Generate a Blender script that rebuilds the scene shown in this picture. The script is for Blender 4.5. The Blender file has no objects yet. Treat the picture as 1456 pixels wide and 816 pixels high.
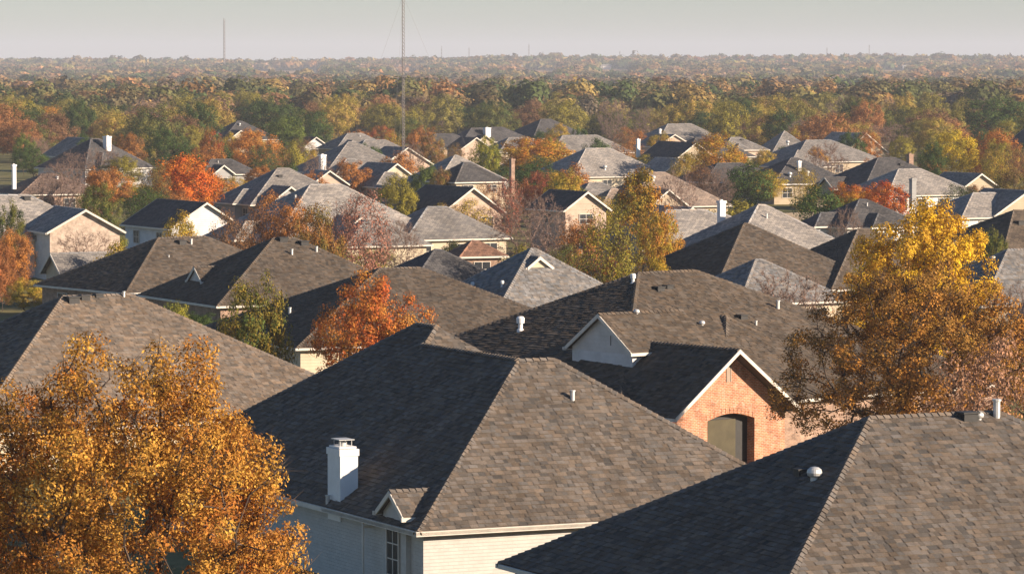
import bpy, math, random
import numpy as np
from mathutils import Vector
rng=np.random.default_rng(7); R=random.Random(11)
scn=bpy.context.scene; COL=scn.collection
# ------------------------------------------------------------ survey of the view
F=5600.; H=20.; HY=87.
PA=math.atan((408-HY)/F); CA,SA=math.cos(PA),math.sin(PA)
def ray(px,py):
    X=(px-728)/F; Y=(408-py)/F
    return np.array([X, CA+Y*SA, -SA+Y*CA])
def at(px,py,z):
    d=ray(px,py); t=(z-H)/d[2]; p=d*t; return np.array([p[0],p[1],z])
def pix(p):
    x,y,z=p; z-=H; d=y*CA-z*SA; return 728+F*x/d, 408-F*(y*SA+z*CA)/d
def dist_for(py,z): return (H-z)*F/(py-HY)
def smooth(a,b,x):
    t=np.clip((x-a)/(b-a),0,1); return t*t*(3-2*t)
def ground_z(x,y):
    x=np.asarray(x,float); y=np.asarray(y,float)
    z=-5.*smooth(900,2600,y)+14.5*smooth(2900,6400,y)
    z=z+smooth(2500,6000,y)*(2.6*np.sin(x/410-.6)+1.8*np.sin(x/260+1.1)+1.1*np.sin(x/97+y/800))
    return z
# ------------------------------------------------------------ materials
def newmat(name):
    m=bpy.data.materials.new(name); m.use_nodes=True; nt=m.node_tree; nt.nodes.clear()
    out=nt.nodes.new('ShaderNodeOutputMaterial'); return m,nt,out
def N(nt,t,**k):
    n=nt.nodes.new(t)
    for a,b in k.items():
        if a.startswith('i_'): n.inputs[a[2:].replace('_',' ')].default_value=b
        else: setattr(n,a,b)
    return n
def L(nt,a,b): nt.links.new(a,b)
def mixc(nt,fac,a,b,mode='MIX'):
    m=N(nt,'ShaderNodeMix',data_type='RGBA',blend_type=mode)
    for s,v in ((0,fac),(6,a),(7,b)):
        if hasattr(v,'links'): L(nt,v,m.inputs[s])
        else: m.inputs[s].default_value=v if s==0 else (*v[:3],1)
    return m.outputs[2]
def maprange(nt,v,a,b,c,d):
    m=N(nt,'ShaderNodeMapRange'); L(nt,v,m.inputs[0])
    for i,x in enumerate((a,b,c,d)): m.inputs[i+1].default_value=x
    return m.outputs[0]
def noise(nt,vec,scale,detail=3,rough=.6):
    n=N(nt,'ShaderNodeTexNoise'); n.inputs['Scale'].default_value=scale; n.inputs['Detail'].default_value=detail
    n.inputs['Roughness'].default_value=rough
    if vec is not None: L(nt,vec,n.inputs['Vector'])
    return n.outputs['Fac']
def plain(name,col,rough=.7,var=.12,scale=3.,bump=0.,metal=0.,spec=.3):
    m,nt,out=newmat(name); b=N(nt,'ShaderNodeBsdfPrincipled'); L(nt,b.outputs[0],out.inputs[0])
    tc=N(nt,'ShaderNodeTexCoord'); f=noise(nt,tc.outputs['Object'],scale,4)
    f2=maprange(nt,f,.3,.7,1-var,1+var)
    c=N(nt,'ShaderNodeVectorMath',operation='SCALE'); c.inputs[0].default_value=col[:3]; L(nt,f2,c.inputs['Scale'])
    L(nt,c.outputs[0],b.inputs['Base Color']); b.inputs['Roughness'].default_value=rough
    b.inputs['Metallic'].default_value=metal; b.inputs['Specular IOR Level'].default_value=spec
    if bump:
        bp=N(nt,'ShaderNodeBump'); bp.inputs['Distance'].default_value=bump; L(nt,f,bp.inputs['Height']); L(nt,bp.outputs[0],b.inputs['Normal'])
    return m
def shingle_tabs():
    # near roofs: the shingles are modelled; colour per shingle from the face attribute
    m,nt,out=newmat('shingle_tabs'); b=N(nt,'ShaderNodeBsdfPrincipled'); L(nt,b.outputs[0],out.inputs[0])
    oi=N(nt,'ShaderNodeObjectInfo'); at_=N(nt,'ShaderNodeAttribute',attribute_name='tone'); tc=N(nt,'ShaderNodeTexCoord')
    warm=mixc(nt,1.,oi.outputs['Color'],(1.09,1.0,.91),'MULTIPLY')
    cool=mixc(nt,1.,oi.outputs['Color'],(.88,.95,1.04),'MULTIPLY')
    hue=N(nt,'ShaderNodeMath',operation='MULTIPLY'); L(nt,at_.outputs['Fac'],hue.inputs[0]); hue.inputs[1].default_value=7.3
    fr=N(nt,'ShaderNodeMath',operation='FRACT'); L(nt,hue.outputs[0],fr.inputs[0])
    c=mixc(nt,fr.outputs[0],cool,warm)
    k=maprange(nt,at_.outputs['Fac'],0,1,.68,1.34)
    n1=maprange(nt,noise(nt,tc.outputs['Object'],.55,4),.3,.7,.82,1.15)
    n2=maprange(nt,noise(nt,tc.outputs['Object'],26,2),.3,.7,.8,1.2)
    mm=N(nt,'ShaderNodeMath',operation='MULTIPLY'); L(nt,k,mm.inputs[0]); L(nt,n1,mm.inputs[1])
    mn=N(nt,'ShaderNodeMath',operation='MULTIPLY'); L(nt,mm.outputs[0],mn.inputs[0]); L(nt,n2,mn.inputs[1])
    uvn=N(nt,'ShaderNodeUVMap'); sv=N(nt,'ShaderNodeVectorMath',operation='MULTIPLY'); L(nt,uvn.outputs[0],sv.inputs[0]); sv.inputs[1].default_value=(1.1,.10,0)
    st=maprange(nt,noise(nt,sv.outputs[0],1.,5,.7),.38,.62,.84,1.08); m3=N(nt,'ShaderNodeMath',operation='MULTIPLY'); L(nt,mn.outputs[0],m3.inputs[0]); L(nt,st,m3.inputs[1]); mn=m3
    s=N(nt,'ShaderNodeVectorMath',operation='SCALE'); L(nt,c,s.inputs[0]); L(nt,mn.outputs[0],s.inputs['Scale'])
    L(nt,s.outputs[0],b.inputs['Base Color']); b.inputs['Roughness'].default_value=.92; b.inputs['Specular IOR Level'].default_value=.03
    bp=N(nt,'ShaderNodeBump'); bp.inputs['Distance'].default_value=.01; bp.inputs['Strength'].default_value=.6
    L(nt,noise(nt,tc.outputs['Object'],40,2),bp.inputs['Height']); L(nt,bp.outputs[0],b.inputs['Normal'])
    return m
def shingle_far():
    m,nt,out=newmat('shingle_courses'); b=N(nt,'ShaderNodeBsdfPrincipled'); L(nt,b.outputs[0],out.inputs[0])
    oi=N(nt,'ShaderNodeObjectInfo'); uv=N(nt,'ShaderNodeUVMap'); tc=N(nt,'ShaderNodeTexCoord')
    nz=N(nt,'ShaderNodeTexNoise'); nz.inputs['Scale'].default_value=1.3; L(nt,uv.outputs[0],nz.inputs['Vector'])
    ad=N(nt,'ShaderNodeVectorMath',operation='MULTIPLY_ADD'); L(nt,nz.outputs['Color'],ad.inputs[0]); ad.inputs[1].default_value=(.35,.03,0); L(nt,uv.outputs[0],ad.inputs[2])
    br=N(nt,'ShaderNodeTexBrick'); L(nt,ad.outputs[0],br.inputs['Vector'])
    for k,v in (('Scale',1),('Mortar Size',.018),('Mortar Smooth',.3),('Brick Width',.42),('Row Height',.24),('Bias',0)): br.inputs[k].default_value=v
    br.inputs['Color1'].default_value=(.72,.72,.74,1); br.inputs['Color2'].default_value=(1.28,1.22,1.15,1); br.inputs['Mortar'].default_value=(.5,.5,.5,1)  # dark mortar lines colour in the shadow between shingle courses
    c=mixc(nt,1.,oi.outputs['Color'],br.outputs['Color'],'MULTIPLY')
    n1=maprange(nt,noise(nt,tc.outputs['Object'],.35,5),.28,.72,.72,1.22)
    s=N(nt,'ShaderNodeVectorMath',operation='SCALE'); L(nt,c,s.inputs[0]); L(nt,n1,s.inputs['Scale'])
    L(nt,s.outputs[0],b.inputs['Base Color']); b.inputs['Roughness'].default_value=.9; b.inputs['Specular IOR Level'].default_value=.03
    bp=N(nt,'ShaderNodeBump'); bp.inputs['Distance'].default_value=.02; L(nt,br.outputs['Fac'],bp.inputs['Height']); bp.invert=True; L(nt,bp.outputs[0],b.inputs['Normal'])
    return m
def brick(name,c1,c2,mort,w=.23,h=.078,ms=.008,streak=0,lo=.65):
    m,nt,out=newmat(name); b=N(nt,'ShaderNodeBsdfPrincipled'); L(nt,b.outputs[0],out.inputs[0])
    uv=N(nt,'ShaderNodeUVMap'); br=N(nt,'ShaderNodeTexBrick'); L(nt,uv.outputs[0],br.inputs['Vector'])
    for k,v in (('Scale',1),('Mortar Size',ms),('Mortar Smooth',.2),('Brick Width',w),('Row Height',h),('Bias',-.1)): br.inputs[k].default_value=v
    br.inputs['Color1'].default_value=(*c1,1); br.inputs['Color2'].default_value=(*c2,1); br.inputs['Mortar'].default_value=(*mort,1)
    n1=noise(nt,uv.outputs[0],1.6,5,.7); f=maprange(nt,n1,.35,.62,lo,1.15 if lo<.7 else 1.04)
    s=N(nt,'ShaderNodeVectorMath',operation='SCALE'); L(nt,br.outputs['Color'],s.inputs[0]); L(nt,f,s.inputs['Scale'])
    pale=maprange(nt,noise(nt,uv.outputs[0],4.,4,.7),.54,.66,0,streak)
    c=mixc(nt,pale,s.outputs[0],mort)
    L(nt,c,b.inputs['Base Color']); b.inputs['Roughness'].default_value=.9; b.inputs['Specular IOR Level'].default_value=.03
    bp=N(nt,'ShaderNodeBump'); bp.invert=True; bp.inputs['Distance'].default_value=.012; L(nt,br.outputs['Fac'],bp.inputs['Height']); L(nt,bp.outputs[0],b.inputs['Normal'])
    return m
def siding(name,col,row=.2):
    m,nt,out=newmat(name); b=N(nt,'ShaderNodeBsdfPrincipled'); L(nt,b.outputs[0],out.inputs[0])
    uv=N(nt,'ShaderNodeUVMap'); sp=N(nt,'ShaderNodeSeparateXYZ'); L(nt,uv.outputs[0],sp.inputs[0])
    d=N(nt,'ShaderNodeMath',operation='DIVIDE'); L(nt,sp.outputs[1],d.inputs[0]); d.inputs[1].default_value=row
    fr=N(nt,'ShaderNodeMath',operation='FRACT'); L(nt,d.outputs[0],fr.inputs[0])
    n1=maprange(nt,noise(nt,uv.outputs[0],1.1,5,.65),.3,.7,.84,1.08)
    c=N(nt,'ShaderNodeVectorMath',operation='SCALE'); c.inputs[0].default_value=col[:3]; L(nt,n1,c.inputs['Scale'])
    L(nt,c.outputs[0],b.inputs['Base Color']); b.inputs['Roughness'].default_value=.75; b.inputs['Specular IOR Level'].default_value=.3
    bp=N(nt,'ShaderNodeBump'); bp.inputs['Distance'].default_value=.03; bp.invert=True; L(nt,fr.outputs[0],bp.inputs['Height']); L(nt,bp.outputs[0],b.inputs['Normal'])
    return m
def leaf_mat(name='foliage',attr_col=None,trans=.26,vary=.45):
    m,nt,out=newmat(name); tone=N(nt,'ShaderNodeAttribute',attribute_name='tone')
    if attr_col:
        a=N(nt,'ShaderNodeAttribute',attribute_name=attr_col); base=a.outputs['Color']
    else:
        oi=N(nt,'ShaderNodeObjectInfo'); a2=N(nt,'ShaderNodeAttribute',attribute_name='tint2',attribute_type='OBJECT'); tc=N(nt,'ShaderNodeTexCoord')
        ad=N(nt,'ShaderNodeVectorMath',operation='ADD'); L(nt,tc.outputs['Object'],ad.inputs[0])
        rr=N(nt,'ShaderNodeMath',operation='MULTIPLY'); L(nt,oi.outputs['Random'],rr.inputs[0]); rr.inputs[1].default_value=20; L(nt,rr.outputs[0],ad.inputs[1])
        n=noise(nt,ad.outputs[0],5.,3,.7)
        j=N(nt,'ShaderNodeMath',operation='MULTIPLY_ADD'); L(nt,tone.outputs['Fac'],j.inputs[0]); j.inputs[1].default_value=.30; L(nt,n,j.inputs[2])
        f=maprange(nt,j.outputs[0],.50,.80,0,1)
        base=mixc(nt,f,oi.outputs['Color'],a2.outputs['Color'])
    h=N(nt,'ShaderNodeMath',operation='MULTIPLY'); L(nt,tone.outputs['Fac'],h.inputs[0]); h.inputs[1].default_value=13.7
    fr=N(nt,'ShaderNodeMath',operation='FRACT'); L(nt,h.outputs[0],fr.inputs[0])
    k=maprange(nt,fr.outputs[0],0,1,1-vary,1+vary)
    s=N(nt,'ShaderNodeVectorMath',operation='SCALE'); L(nt,base,s.inputs[0]); L(nt,k,s.inputs['Scale'])
    d=N(nt,'ShaderNodeBsdfDiffuse'); t=N(nt,'ShaderNodeBsdfTranslucent'); L(nt,s.outputs[0],d.inputs[0]); L(nt,s.outputs[0],t.inputs[0])
    mx=N(nt,'ShaderNodeMixShader'); mx.inputs[0].default_value=trans; L(nt,d.outputs[0],mx.inputs[1]); L(nt,t.outputs[0],mx.inputs[2]); L(nt,mx.outputs[0],out.inputs[0])
    return m
M=dict(tabs=shingle_tabs(),far=shingle_far(),
 wbrick=brick('white_painted_brick',(.56,.53,.49),(.53,.50,.46),(.58,.54,.50),.4,.13,.008,lo=.93),
 rbrick=brick('orange_red_brick',(.60,.225,.105),(.40,.14,.07),(.58,.44,.34),.24,.082,.014,.6),
 pbrick=brick('pale_tan_brick',(.62,.48,.38),(.5,.37,.29),(.62,.55,.48),streak=.5),
 tbrick=brick('tan_brick',(.42,.27,.19),(.30,.19,.14),(.5,.42,.35)),
 cream=siding('cream_siding',(.55,.46,.33)),white=siding('white_siding',(.64,.62,.60)),
 tan=siding('tan_siding',(.45,.36,.25)),grey=siding('grey_siding',(.33,.32,.31)),pink=siding('buff_stucco',(.52,.38,.29),.6),
 trim=plain('painted_trim',(.66,.60,.52),.6,.1,2),btrim=plain('brown_trim',(.32,.24,.18),.6,.1,2),
 glass=plain('window_glass',(.02,.024,.03),.3,.1,1,spec=.35),olive=plain('olive_panel',(.075,.062,.034),.7,.2,1.5),
 dark=plain('dark_metal',(.035,.033,.032),.6,.2,4),metal=plain('galvanised_metal',(.55,.54,.52),.45,.15,5,metal=.3),
 wpaint=plain('white_paint',(.8,.78,.76),.6,.06,2,.004),bark=plain('bark',(.085,.06,.045),.95,.3,8,.02),twig=plain('twigs',(.23,.155,.12),.95,.25,5),
 fence=plain('weathered_fence',(.26,.21,.16),.9,.25,3),mast=plain('mast_steel',(.25,.22,.21),.6,.1,1),
 leaf=leaf_mat(),woods=leaf_mat('woods_foliage','tint',.2,.3))
# ------------------------------------------------------------ mesh builder
class MB:
    def __init__(s): s.v=[];s.f=[];s.t=[]
    def face(s,pts,tone=.5):
        i=len(s.v); s.v+= [tuple(map(float,p)) for p in pts]; s.f.append(list(range(i,i+len(pts)))); s.t.append(tone)
    def box8(s,p,tone=.5):   # p: 4 bottom, 4 top
        for q in ((3,2,1,0),(4,5,6,7),(0,1,5,4),(1,2,6,5),(2,3,7,6),(3,0,4,7)): s.face([p[i] for i in q],tone)
    def obox(s,o,a,b,c,tone=.5):   # origin corner + three edge vectors
        o,a,b,c=map(np.asarray,(o,a,b,c)); s.box8([o,o+a,o+a+b,o+b,o+c,o+a+c,o+a+b+c,o+b+c],tone)
    def bar(s,p,q,w,h,up=(0,0,1),tone=.5):
        p=np.asarray(p,float);q=np.asarray(q,float);d=q-p;d/=np.linalg.norm(d);sd=np.cross(d,up);sd/=np.linalg.norm(sd);u=np.cross(sd,d)
        s.obox(p-sd*w/2-u*h/2,q-p,sd*w,u*h,tone)
    def lathe(s,c,prof,n=12,axis=None):
        c=np.asarray(c,float); rings=[]
        for r,z in prof: rings.append([c+np.array([r*math.cos(2*math.pi*k/n),r*math.sin(2*math.pi*k/n),z]) for k in range(n)])
        for a,b in zip(rings,rings[1:]):
            for k in range(n): s.face([a[k],a[(k+1)%n],b[(k+1)%n],b[k]])
        s.face(rings[0][::-1]); s.face(rings[-1])
    def build(s,name,mat,parent=None,origin=(0,0,0),smooth=False):
        o_=np.asarray(origin,float); me=bpy.data.meshes.new(name)
        me.from_pydata([tuple(np.asarray(p)-o_) for p in s.v],[],s.f)
        uv=me.uv_layers.new(name='UVMap'); buf=np.zeros((len(me.loops),2),np.float32); k=0
        for f in s.f:
            P=np.array([s.v[i] for i in f]); n=np.cross(P[1]-P[0],P[2]-P[0]); 
            if np.linalg.norm(n)<1e-9 and len(P)>3: n=np.cross(P[2]-P[0],P[3]-P[0])
            n/=max(1e-9,np.linalg.norm(n)); h=np.array([-n[1],n[0],0]); l=np.linalg.norm(h)
            h=h/l if l>.05 else np.array([1.,0,0]); w=np.cross(n,h)
            if w[2]<0: w=-w
            buf[k:k+len(f),0]=P@h; buf[k:k+len(f),1]=P@w; k+=len(f)
        uv.data.foreach_set('uv',buf.ravel())
        a=me.attributes.new('tone','FLOAT','FACE'); a.data.foreach_set('value',np.array(s.t,np.float32))
        me.materials.append(mat)
        if smooth: me.polygons.foreach_set('use_smooth',[True]*len(me.polygons))
        ob=bpy.data.objects.new(name,me); COL.objects.link(ob)
        if parent: 
            ob.parent=parent
        else: ob.location=origin
        return ob
def empty(name,loc,label,cat,group=None,rz=0,kind=None):
    o=bpy.data.objects.new(name,None); COL.objects.link(o); o.location=loc; o.rotation_euler=(0,0,rz); tag(o,label,cat,group,kind); return o
def tag(o,label=None,cat=None,group=None,kind=None):
    if label: o['label']=label
    if cat: o['category']=cat
    if group: o['group']=group
    if kind: o['kind']=kind
    return o
# ------------------------------------------------------------ houses
class Vol:
    def __init__(s,typ,x,y,ph,Lu,Lv,pt,ez,wins=(0,0),inset=.4,z0=0.,wall=None,tabs=None,rake=None,up=0.,custom=False,capskip=(0,0,0,0,0)):
        s.capskip=capskip
        s.typ=typ;s.o=np.array([x,y,0.]);a=math.radians(ph);s.u=np.array([math.cos(a),math.sin(a),0]);s.v=np.array([-s.u[1],s.u[0],0])
        s.Lu,s.Lv,s.t,s.ez=Lu,Lv,math.tan(math.radians(pt)),ez+up; s.wins=wins;s.ins=inset;s.z0=z0;s.tabs=tabs;s.rake=rake;s.wall=wall;s.custom=custom
        s.fit()
    def w(s,a,b,z): return s.o+s.u*a+s.v*b+np.array([0,0,z])
    def fit(s):
        Lu,Lv,t,ez,w=s.Lu,s.Lv,s.t,s.ez,s.w
        A,B,C,D=w(0,0,ez),w(Lu,0,ez),w(0,Lv,ez),w(Lu,Lv,ez)
        if s.typ=='hip':
            if Lu>=Lv: h=Lv/2;R1=w(h,h,ez+h*t);R2=w(Lu-h,h,ez+h*t); F_=dict(v0=[A,B,R2,R1],u0=[C,A,R1],u1=[B,D,R2],v1=[D,C,R1,R2]); s.hips=[(A,R1),(C,R1),(B,R2),(D,R2),(R1,R2)]
            else: h=Lu/2;R1=w(h,h,ez+h*t);R2=w(h,Lv-h,ez+h*t); F_=dict(v0=[A,B,R1],u0=[C,A,R1,R2],u1=[B,D,R2,R1],v1=[D,C,R2]); s.hips=[(A,R1),(B,R1),(C,R2),(D,R2),(R1,R2)]
        elif s.typ=='gu':
            R1=w(0,Lv/2,ez+Lv/2*t);R2=w(Lu,Lv/2,ez+Lv/2*t); F_=dict(v0=[A,B,R2,R1],v1=[D,C,R1,R2]); s.hips=[(R1,R2)]
        else:
            R1=w(Lu/2,0,ez+Lu/2*t);R2=w(Lu/2,Lv,ez+Lu/2*t); F_=dict(u0=[C,A,R1,R2],u1=[B,D,R2,R1]); s.hips=[(R1,R2)]
        s.A,s.B,s.C,s.D,s.R1,s.R2,s.F=A,B,C,D,R1,R2,F_
    def hit(s,px,py):
        d=ray(px,py); best=None
        for k,P in s.F.items():
            if k not in('u0','v0'): continue
            n=np.cross(P[1]-P[0],P[2]-P[0]); den=n@d
            if abs(den)<1e-9: continue
            t=(n@(P[0]-np.array([0,0,H])))/den; q=np.array([0,0,H])+d*t
            m=min((np.cross(P[(i+1)%len(P)]-P[i],q-P[i])@n)/np.linalg.norm(n)/np.linalg.norm(P[(i+1)%len(P)]-P[i]) for i in range(len(P)))
            if best is None or m>best[0]: best=(m,q,k)
        return best[1],best[2]
def clip(poly,k,c,sgn):   # keep sgn*(p[k]-c)>=0
    out=[]
    for i in range(len(poly)):
        a,b=poly[i],poly[(i+1)%len(poly)]; da,db=sgn*(a[k]-c),sgn*(b[k]-c)
        if da>=0: out.append(a)
        if (da>=0)!=(db>=0): t=da/(da-db); out.append((a[0]+t*(b[0]-a[0]),a[1]+t*(b[1]-a[1])))
    return out
def tab_face(mb,P,rowh=.22,lift=.04,wmin=.15,wmax=.40):
    P=[np.asarray(p) for p in P]; e=P[1]-P[0]; Le=np.linalg.norm(e); e=e/Le; n=np.cross(P[1]-P[0],P[2]-P[0]); n/=np.linalg.norm(n)
    if n[2]<0: n=-n
    s_=np.cross(n,e); 
    if s_[2]<0: s_=-s_
    poly=[((p-P[0])@e,(p-P[0])@s_) for p in P]; smax=max(q[1] for q in poly)
    mb.face(P)
    k=0; y=-.03
    run=.5
    while y<smax:
        y1=min(y+rowh,smax); row=clip(clip(poly,1,max(y,0),1),1,y1,-1)
        if len(row)>=3:
            xs=[q[0] for q in row]; x=min(xs)-R.random()*wmax; xe=max(xs)
            while x<xe:
                wd=R.uniform(wmin,wmax); q=clip(clip(row,0,x,1),0,x+wd-.012,-1)
                if len(q)>=3:
                    r=R.random(); run=.6*run+.4*r; raised=R.random()<.55
                    l=lift*(1.0 if raised else .4); tone=min(1,max(0,.5+(r-.5)*.9+(.12 if raised else -.12)))
                    f3=lambda a,l_: P[0]+e*a[0]+s_*a[1]+n*l_
                    hh=[l*(1-.8*(a[1]-y)/(y1-y+1e-6)) for a in q]
                    drop=0. if raised else R.choice((0,0,.02))
                    mb.face([f3((a[0],a[1]+(drop if a[1]<y+.01 else 0)),h) for a,h in zip(q,hh)],tone)
                    yb=min(a[1] for a in q); low=[a for a in q if a[1]<yb+1e-4]
                    if len(low)>=2:
                        a,b=min(low),max(low); mb.face([f3(a,0.),f3(b,0.),f3((b[0],b[1]+drop),l),f3((a[0],a[1]+drop),l)],tone*.9)
                x+=wd
        y=y1; k+=1
def caps(mb,a,b,w=.17,step=.24,up=.05):
    a=np.asarray(a);b=np.asarray(b);d=b-a;Ln=np.linalg.norm(d)
    if Ln<.3: return
    d=d/Ln;sd=np.cross(d,(0,0,1));sd/=np.linalg.norm(sd);u=np.cross(sd,d)
    n=max(1,int(Ln/step))
    for i in range(n):
        p=a+d*(Ln*i/n)-d*.02; q=a+d*(Ln*(i+1)/n)+d*.02; t=R.uniform(.35,.95); l0,l1=up+.035+R.uniform(0,.012),up
        dn=-.11*np.array([0,0,1])
        for sg in (1,-1):
            P=[p+u*l0,p+sd*sg*w+dn+u*l0,q+sd*sg*w+dn+u*l1,q+u*l1]
            if sg<0: P=P[::-1]
            mb.face(P,t)
        mb.face([p+u*l0,p+sd*w+dn+u*l0,p+sd*w+dn,p-sd*w+dn,p-sd*w+dn+u*l0],t)
HOUSES={}
WINN=0
def window(parent,org,P,e,n,w,h,mat='trim',mun=(1,1)):
    P=np.asarray(P)+n*.03; fr=MB(); t=.05; z=np.array([0,0,1.])
    L0=P-e*w/2
    fr.obox(L0-e*t,e*(w+2*t),n*.06,z*-t); fr.obox(L0-e*t+z*h,e*(w+2*t),n*.06,z*t)
    fr.obox(L0-e*t,e*t,n*.058,z*h); fr.obox(L0+e*w,e*t,n*.058,z*h)
    for i in range(mun[0]): fr.obox(L0+e*(w*(i+1)/(mun[0]+1)-.02),e*.04,n*.04,z*h)
    for i in range(mun[1]): fr.obox(L0+z*(h*(i+1)/(mun[1]+1)-.02)+n*.004,e*w,n*.032,z*.04)
    f=fr.build('window',M[mat],parent,org); pm=MB(); pm.obox(L0-n*.02,e*w,n*.035,z*h); pm.build('pane',M['glass'],f,org)
def cut_wall(mb,w,pts_outer,hole):
    from mathutils.geometry import tessellate_polygon
    allp=pts_outer+hole; tri=tessellate_polygon([[Vector(p) for p in pts_outer],[Vector(p) for p in hole]])
    for t in tri: mb.face([allp[i] for i in t])
def dormer(v,typ,px,py,W,hw,mat):
    p,k=v.hit(px,py); ph=math.degrees(math.atan2(v.u[1],v.u[0])); o=p-(v.v if typ=='gu' else v.u)*W/2
    d=Vol(typ,o[0],o[1],ph,3.2 if typ=='gu' else W,W if typ=='gu' else 2.6,36,p[2]+hw,inset=.15,z0=p[2]-1.,wall=mat); return d
def house(key,label,vols,roof=(.19,.15,.12),wall='cream',trim='trim',near=False,name='house',chim=(),vents=(),cat='house',group=None):
    if len(vols)==3 and vols[1] in('gu','gv'): vols=[vols[0],dormer(vols[0],vols[1],*vols[2],'white' if key=='six' else 'cream')]
    if len(vols)==1 and vols[0].typ=='hip' and vols[0].o[1]>300 and vols[0].Lu>9.5:
        a=vols[0]; W=R.uniform(4.6,6.2)*min(1,a.Lu/14); pos=R.uniform(.05,.55)*(a.Lu-W)+.3; o=a.w(pos,-R.uniform(.8,2.2),0); pd=math.degrees(math.atan(a.t)); ph=math.degrees(math.atan2(a.u[1],a.u[0]))
        vols=[a,V('gv' if R.random()<.6 else 'hip',o[0],o[1],ph,W,W+R.uniform(1.5,4),pd+R.uniform(1,5),a.ez+.04,wins=(1,0))]
        if R.random()<.6:
            W=R.uniform(4.,5.5)*min(1,a.Lv/12); o=a.w(-R.uniform(.8,2.),R.uniform(.35,.7)*(a.Lv-W),0); vols.append(V('gu' if R.random()<.5 else 'hip',o[0],o[1],ph,W+R.uniform(1.5,3),W,pd+R.uniform(1,5),a.ez+.07))
        if not vents: vents=[(lambda P:(P[0],P[1],R.choice(['pipe','box','turbine']),0,R.uniform(.7,1.)))(pix(a.w(R.uniform(.4,.6)*a.Lu,min(a.Lu,a.Lv)*.38,a.ez+min(a.Lu,a.Lv)*.38*a.t)))]
    v0=vols[0]; org=np.array([v0.o[0],v0.o[1],0.]); root=empty(name,org,label,cat,group)
    HOUSES[key]=(root,vols)
    roofs=[]
    for v_i,v in enumerate(vols):
        tabs=near if v.tabs is None else v.tabs; mb=MB(); w=v.w
        for k,P in v.F.items():
            if tabs and k in('u0','v0'): tab_face(mb,P)
            else: mb.face(P,R.random())
        th=.14; dz=np.array([0,0,-th])
        if v.typ=='hip': mb.face([p+dz for p in (v.A,v.C,v.D,v.B)])
        else:
            for k,P in v.F.items():
                mb.face([p+dz for p in P[::-1]])
                for i in range(4): a,b=P[i],P[(i+1)%4]; mb.face([a+dz,b+dz,b,a]) 
        rf=mb.build('roof',M['tabs' if tabs else 'far'],root,org); rf.color=(*roof,1); roofs.append(rf)
        for ci,(a,b) in enumerate(v.hips):
          if v.capskip[ci]<1 and np.linalg.norm(b-a)>.3:
            cm=MB(); caps(cm,a+(b-a)*v.capskip[ci],b,step=.26 if tabs else .8,up=.035 if tabs else .02,w=.17 if tabs else .14)
            cb=cm.build('ridge_cap',M['tabs'],rf,org); cb.color=(*[c*1.12 for c in roof],1)
        g=.11; zc=v.ez-.10
        edges={'v0':(v.A,v.B,-v.v),'u0':(v.C,v.A,-v.u),'u1':(v.B,v.D,v.u),'v1':(v.D,v.C,v.v)}
        for k,(a,b,n) in edges.items():
            if k in v.F:
                d=(b-a)/np.linalg.norm(b-a); a2=a-d*g if k in('v0','v1') else a; b2=b+d*g if k in('v0','v1') else b
                aa=np.array([a2[0],a2[1],zc-.08]); fm=MB(); fm.obox(aa,b2-a2,n*g,np.array([0,0,.15])); fm.build('gutter',M[trim],root,org)
        if v.typ!='hip' :
            rk=M[v.rake or trim]
            ends=[(v.A,v.B,v.R1,-v.v)] if v.typ=='gv' else [(v.C,v.A,v.R1,-v.u)]
            ends+=[(v.C,v.D,v.R2,v.v)] if v.typ=='gv' else [(v.D,v.B,v.R2,v.u)]
            for a,b,r,n in (ends if v_i==0 else ends[:1]):
                for p in (a,b):
                    rm=MB(); rm.obox(p+np.array([0,0,-.2]),r-p,n*.05,np.array([0,0,.21])); rm.build('rake_board',rk,root,org)
        # walls
        i=v.ins; Lu,Lv,ez,t=v.Lu,v.Lv,v.ez,v.t; wm=MB(); zt=ez-.145
        q=[(i,i),(Lu-i,i),(Lu-i,Lv-i),(i,Lv-i)]
        if not v.custom:
            for a,b in zip(q,q[1:]+q[:1]): wm.face([w(*a,v.z0),w(*b,v.z0),w(*b,zt),w(*a,zt)])
            if v.typ=='gu':
                for a in (i,Lu-i): wm.face([w(a,i,zt),w(a,Lv-i,zt),w(a,Lv-i,ez+i*t-.15),w(a,Lv/2,ez+Lv/2*t-.15),w(a,i,ez+i*t-.15)])
            if v.typ=='gv':
                for a in (i,Lv-i): wm.face([w(i,a,zt),w(Lu-i,a,zt),w(Lu-i,a,ez+i*t-.15),w(Lu/2,a,ez+Lu/2*t-.15),w(i,a,ez+i*t-.15)])
            wm.build('wall',M[v.wall or wall],root,org)
        nv,nu=v.wins
        zs=[0.95]+([3.4] if ez>4.3 else [])
        for zz in zs:
            for k in range(nv):
                a=i+(Lu-2*i)*(k+.5)/nv; wd=min(1.5,(Lu-2*i)/nv*.45); window(root,org,w(a,i,zz),v.u,-v.v,wd,min(1.3,ez-zz-.45))
            for k in range(nu):
                a=i+(Lv-2*i)*(k+.5)/nu; wd=min(1.4,(Lv-2*i)/nu*.45); window(root,org,w(i,a,zz),v.v,-v.u,wd,min(1.3,ez-zz-.45))
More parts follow.
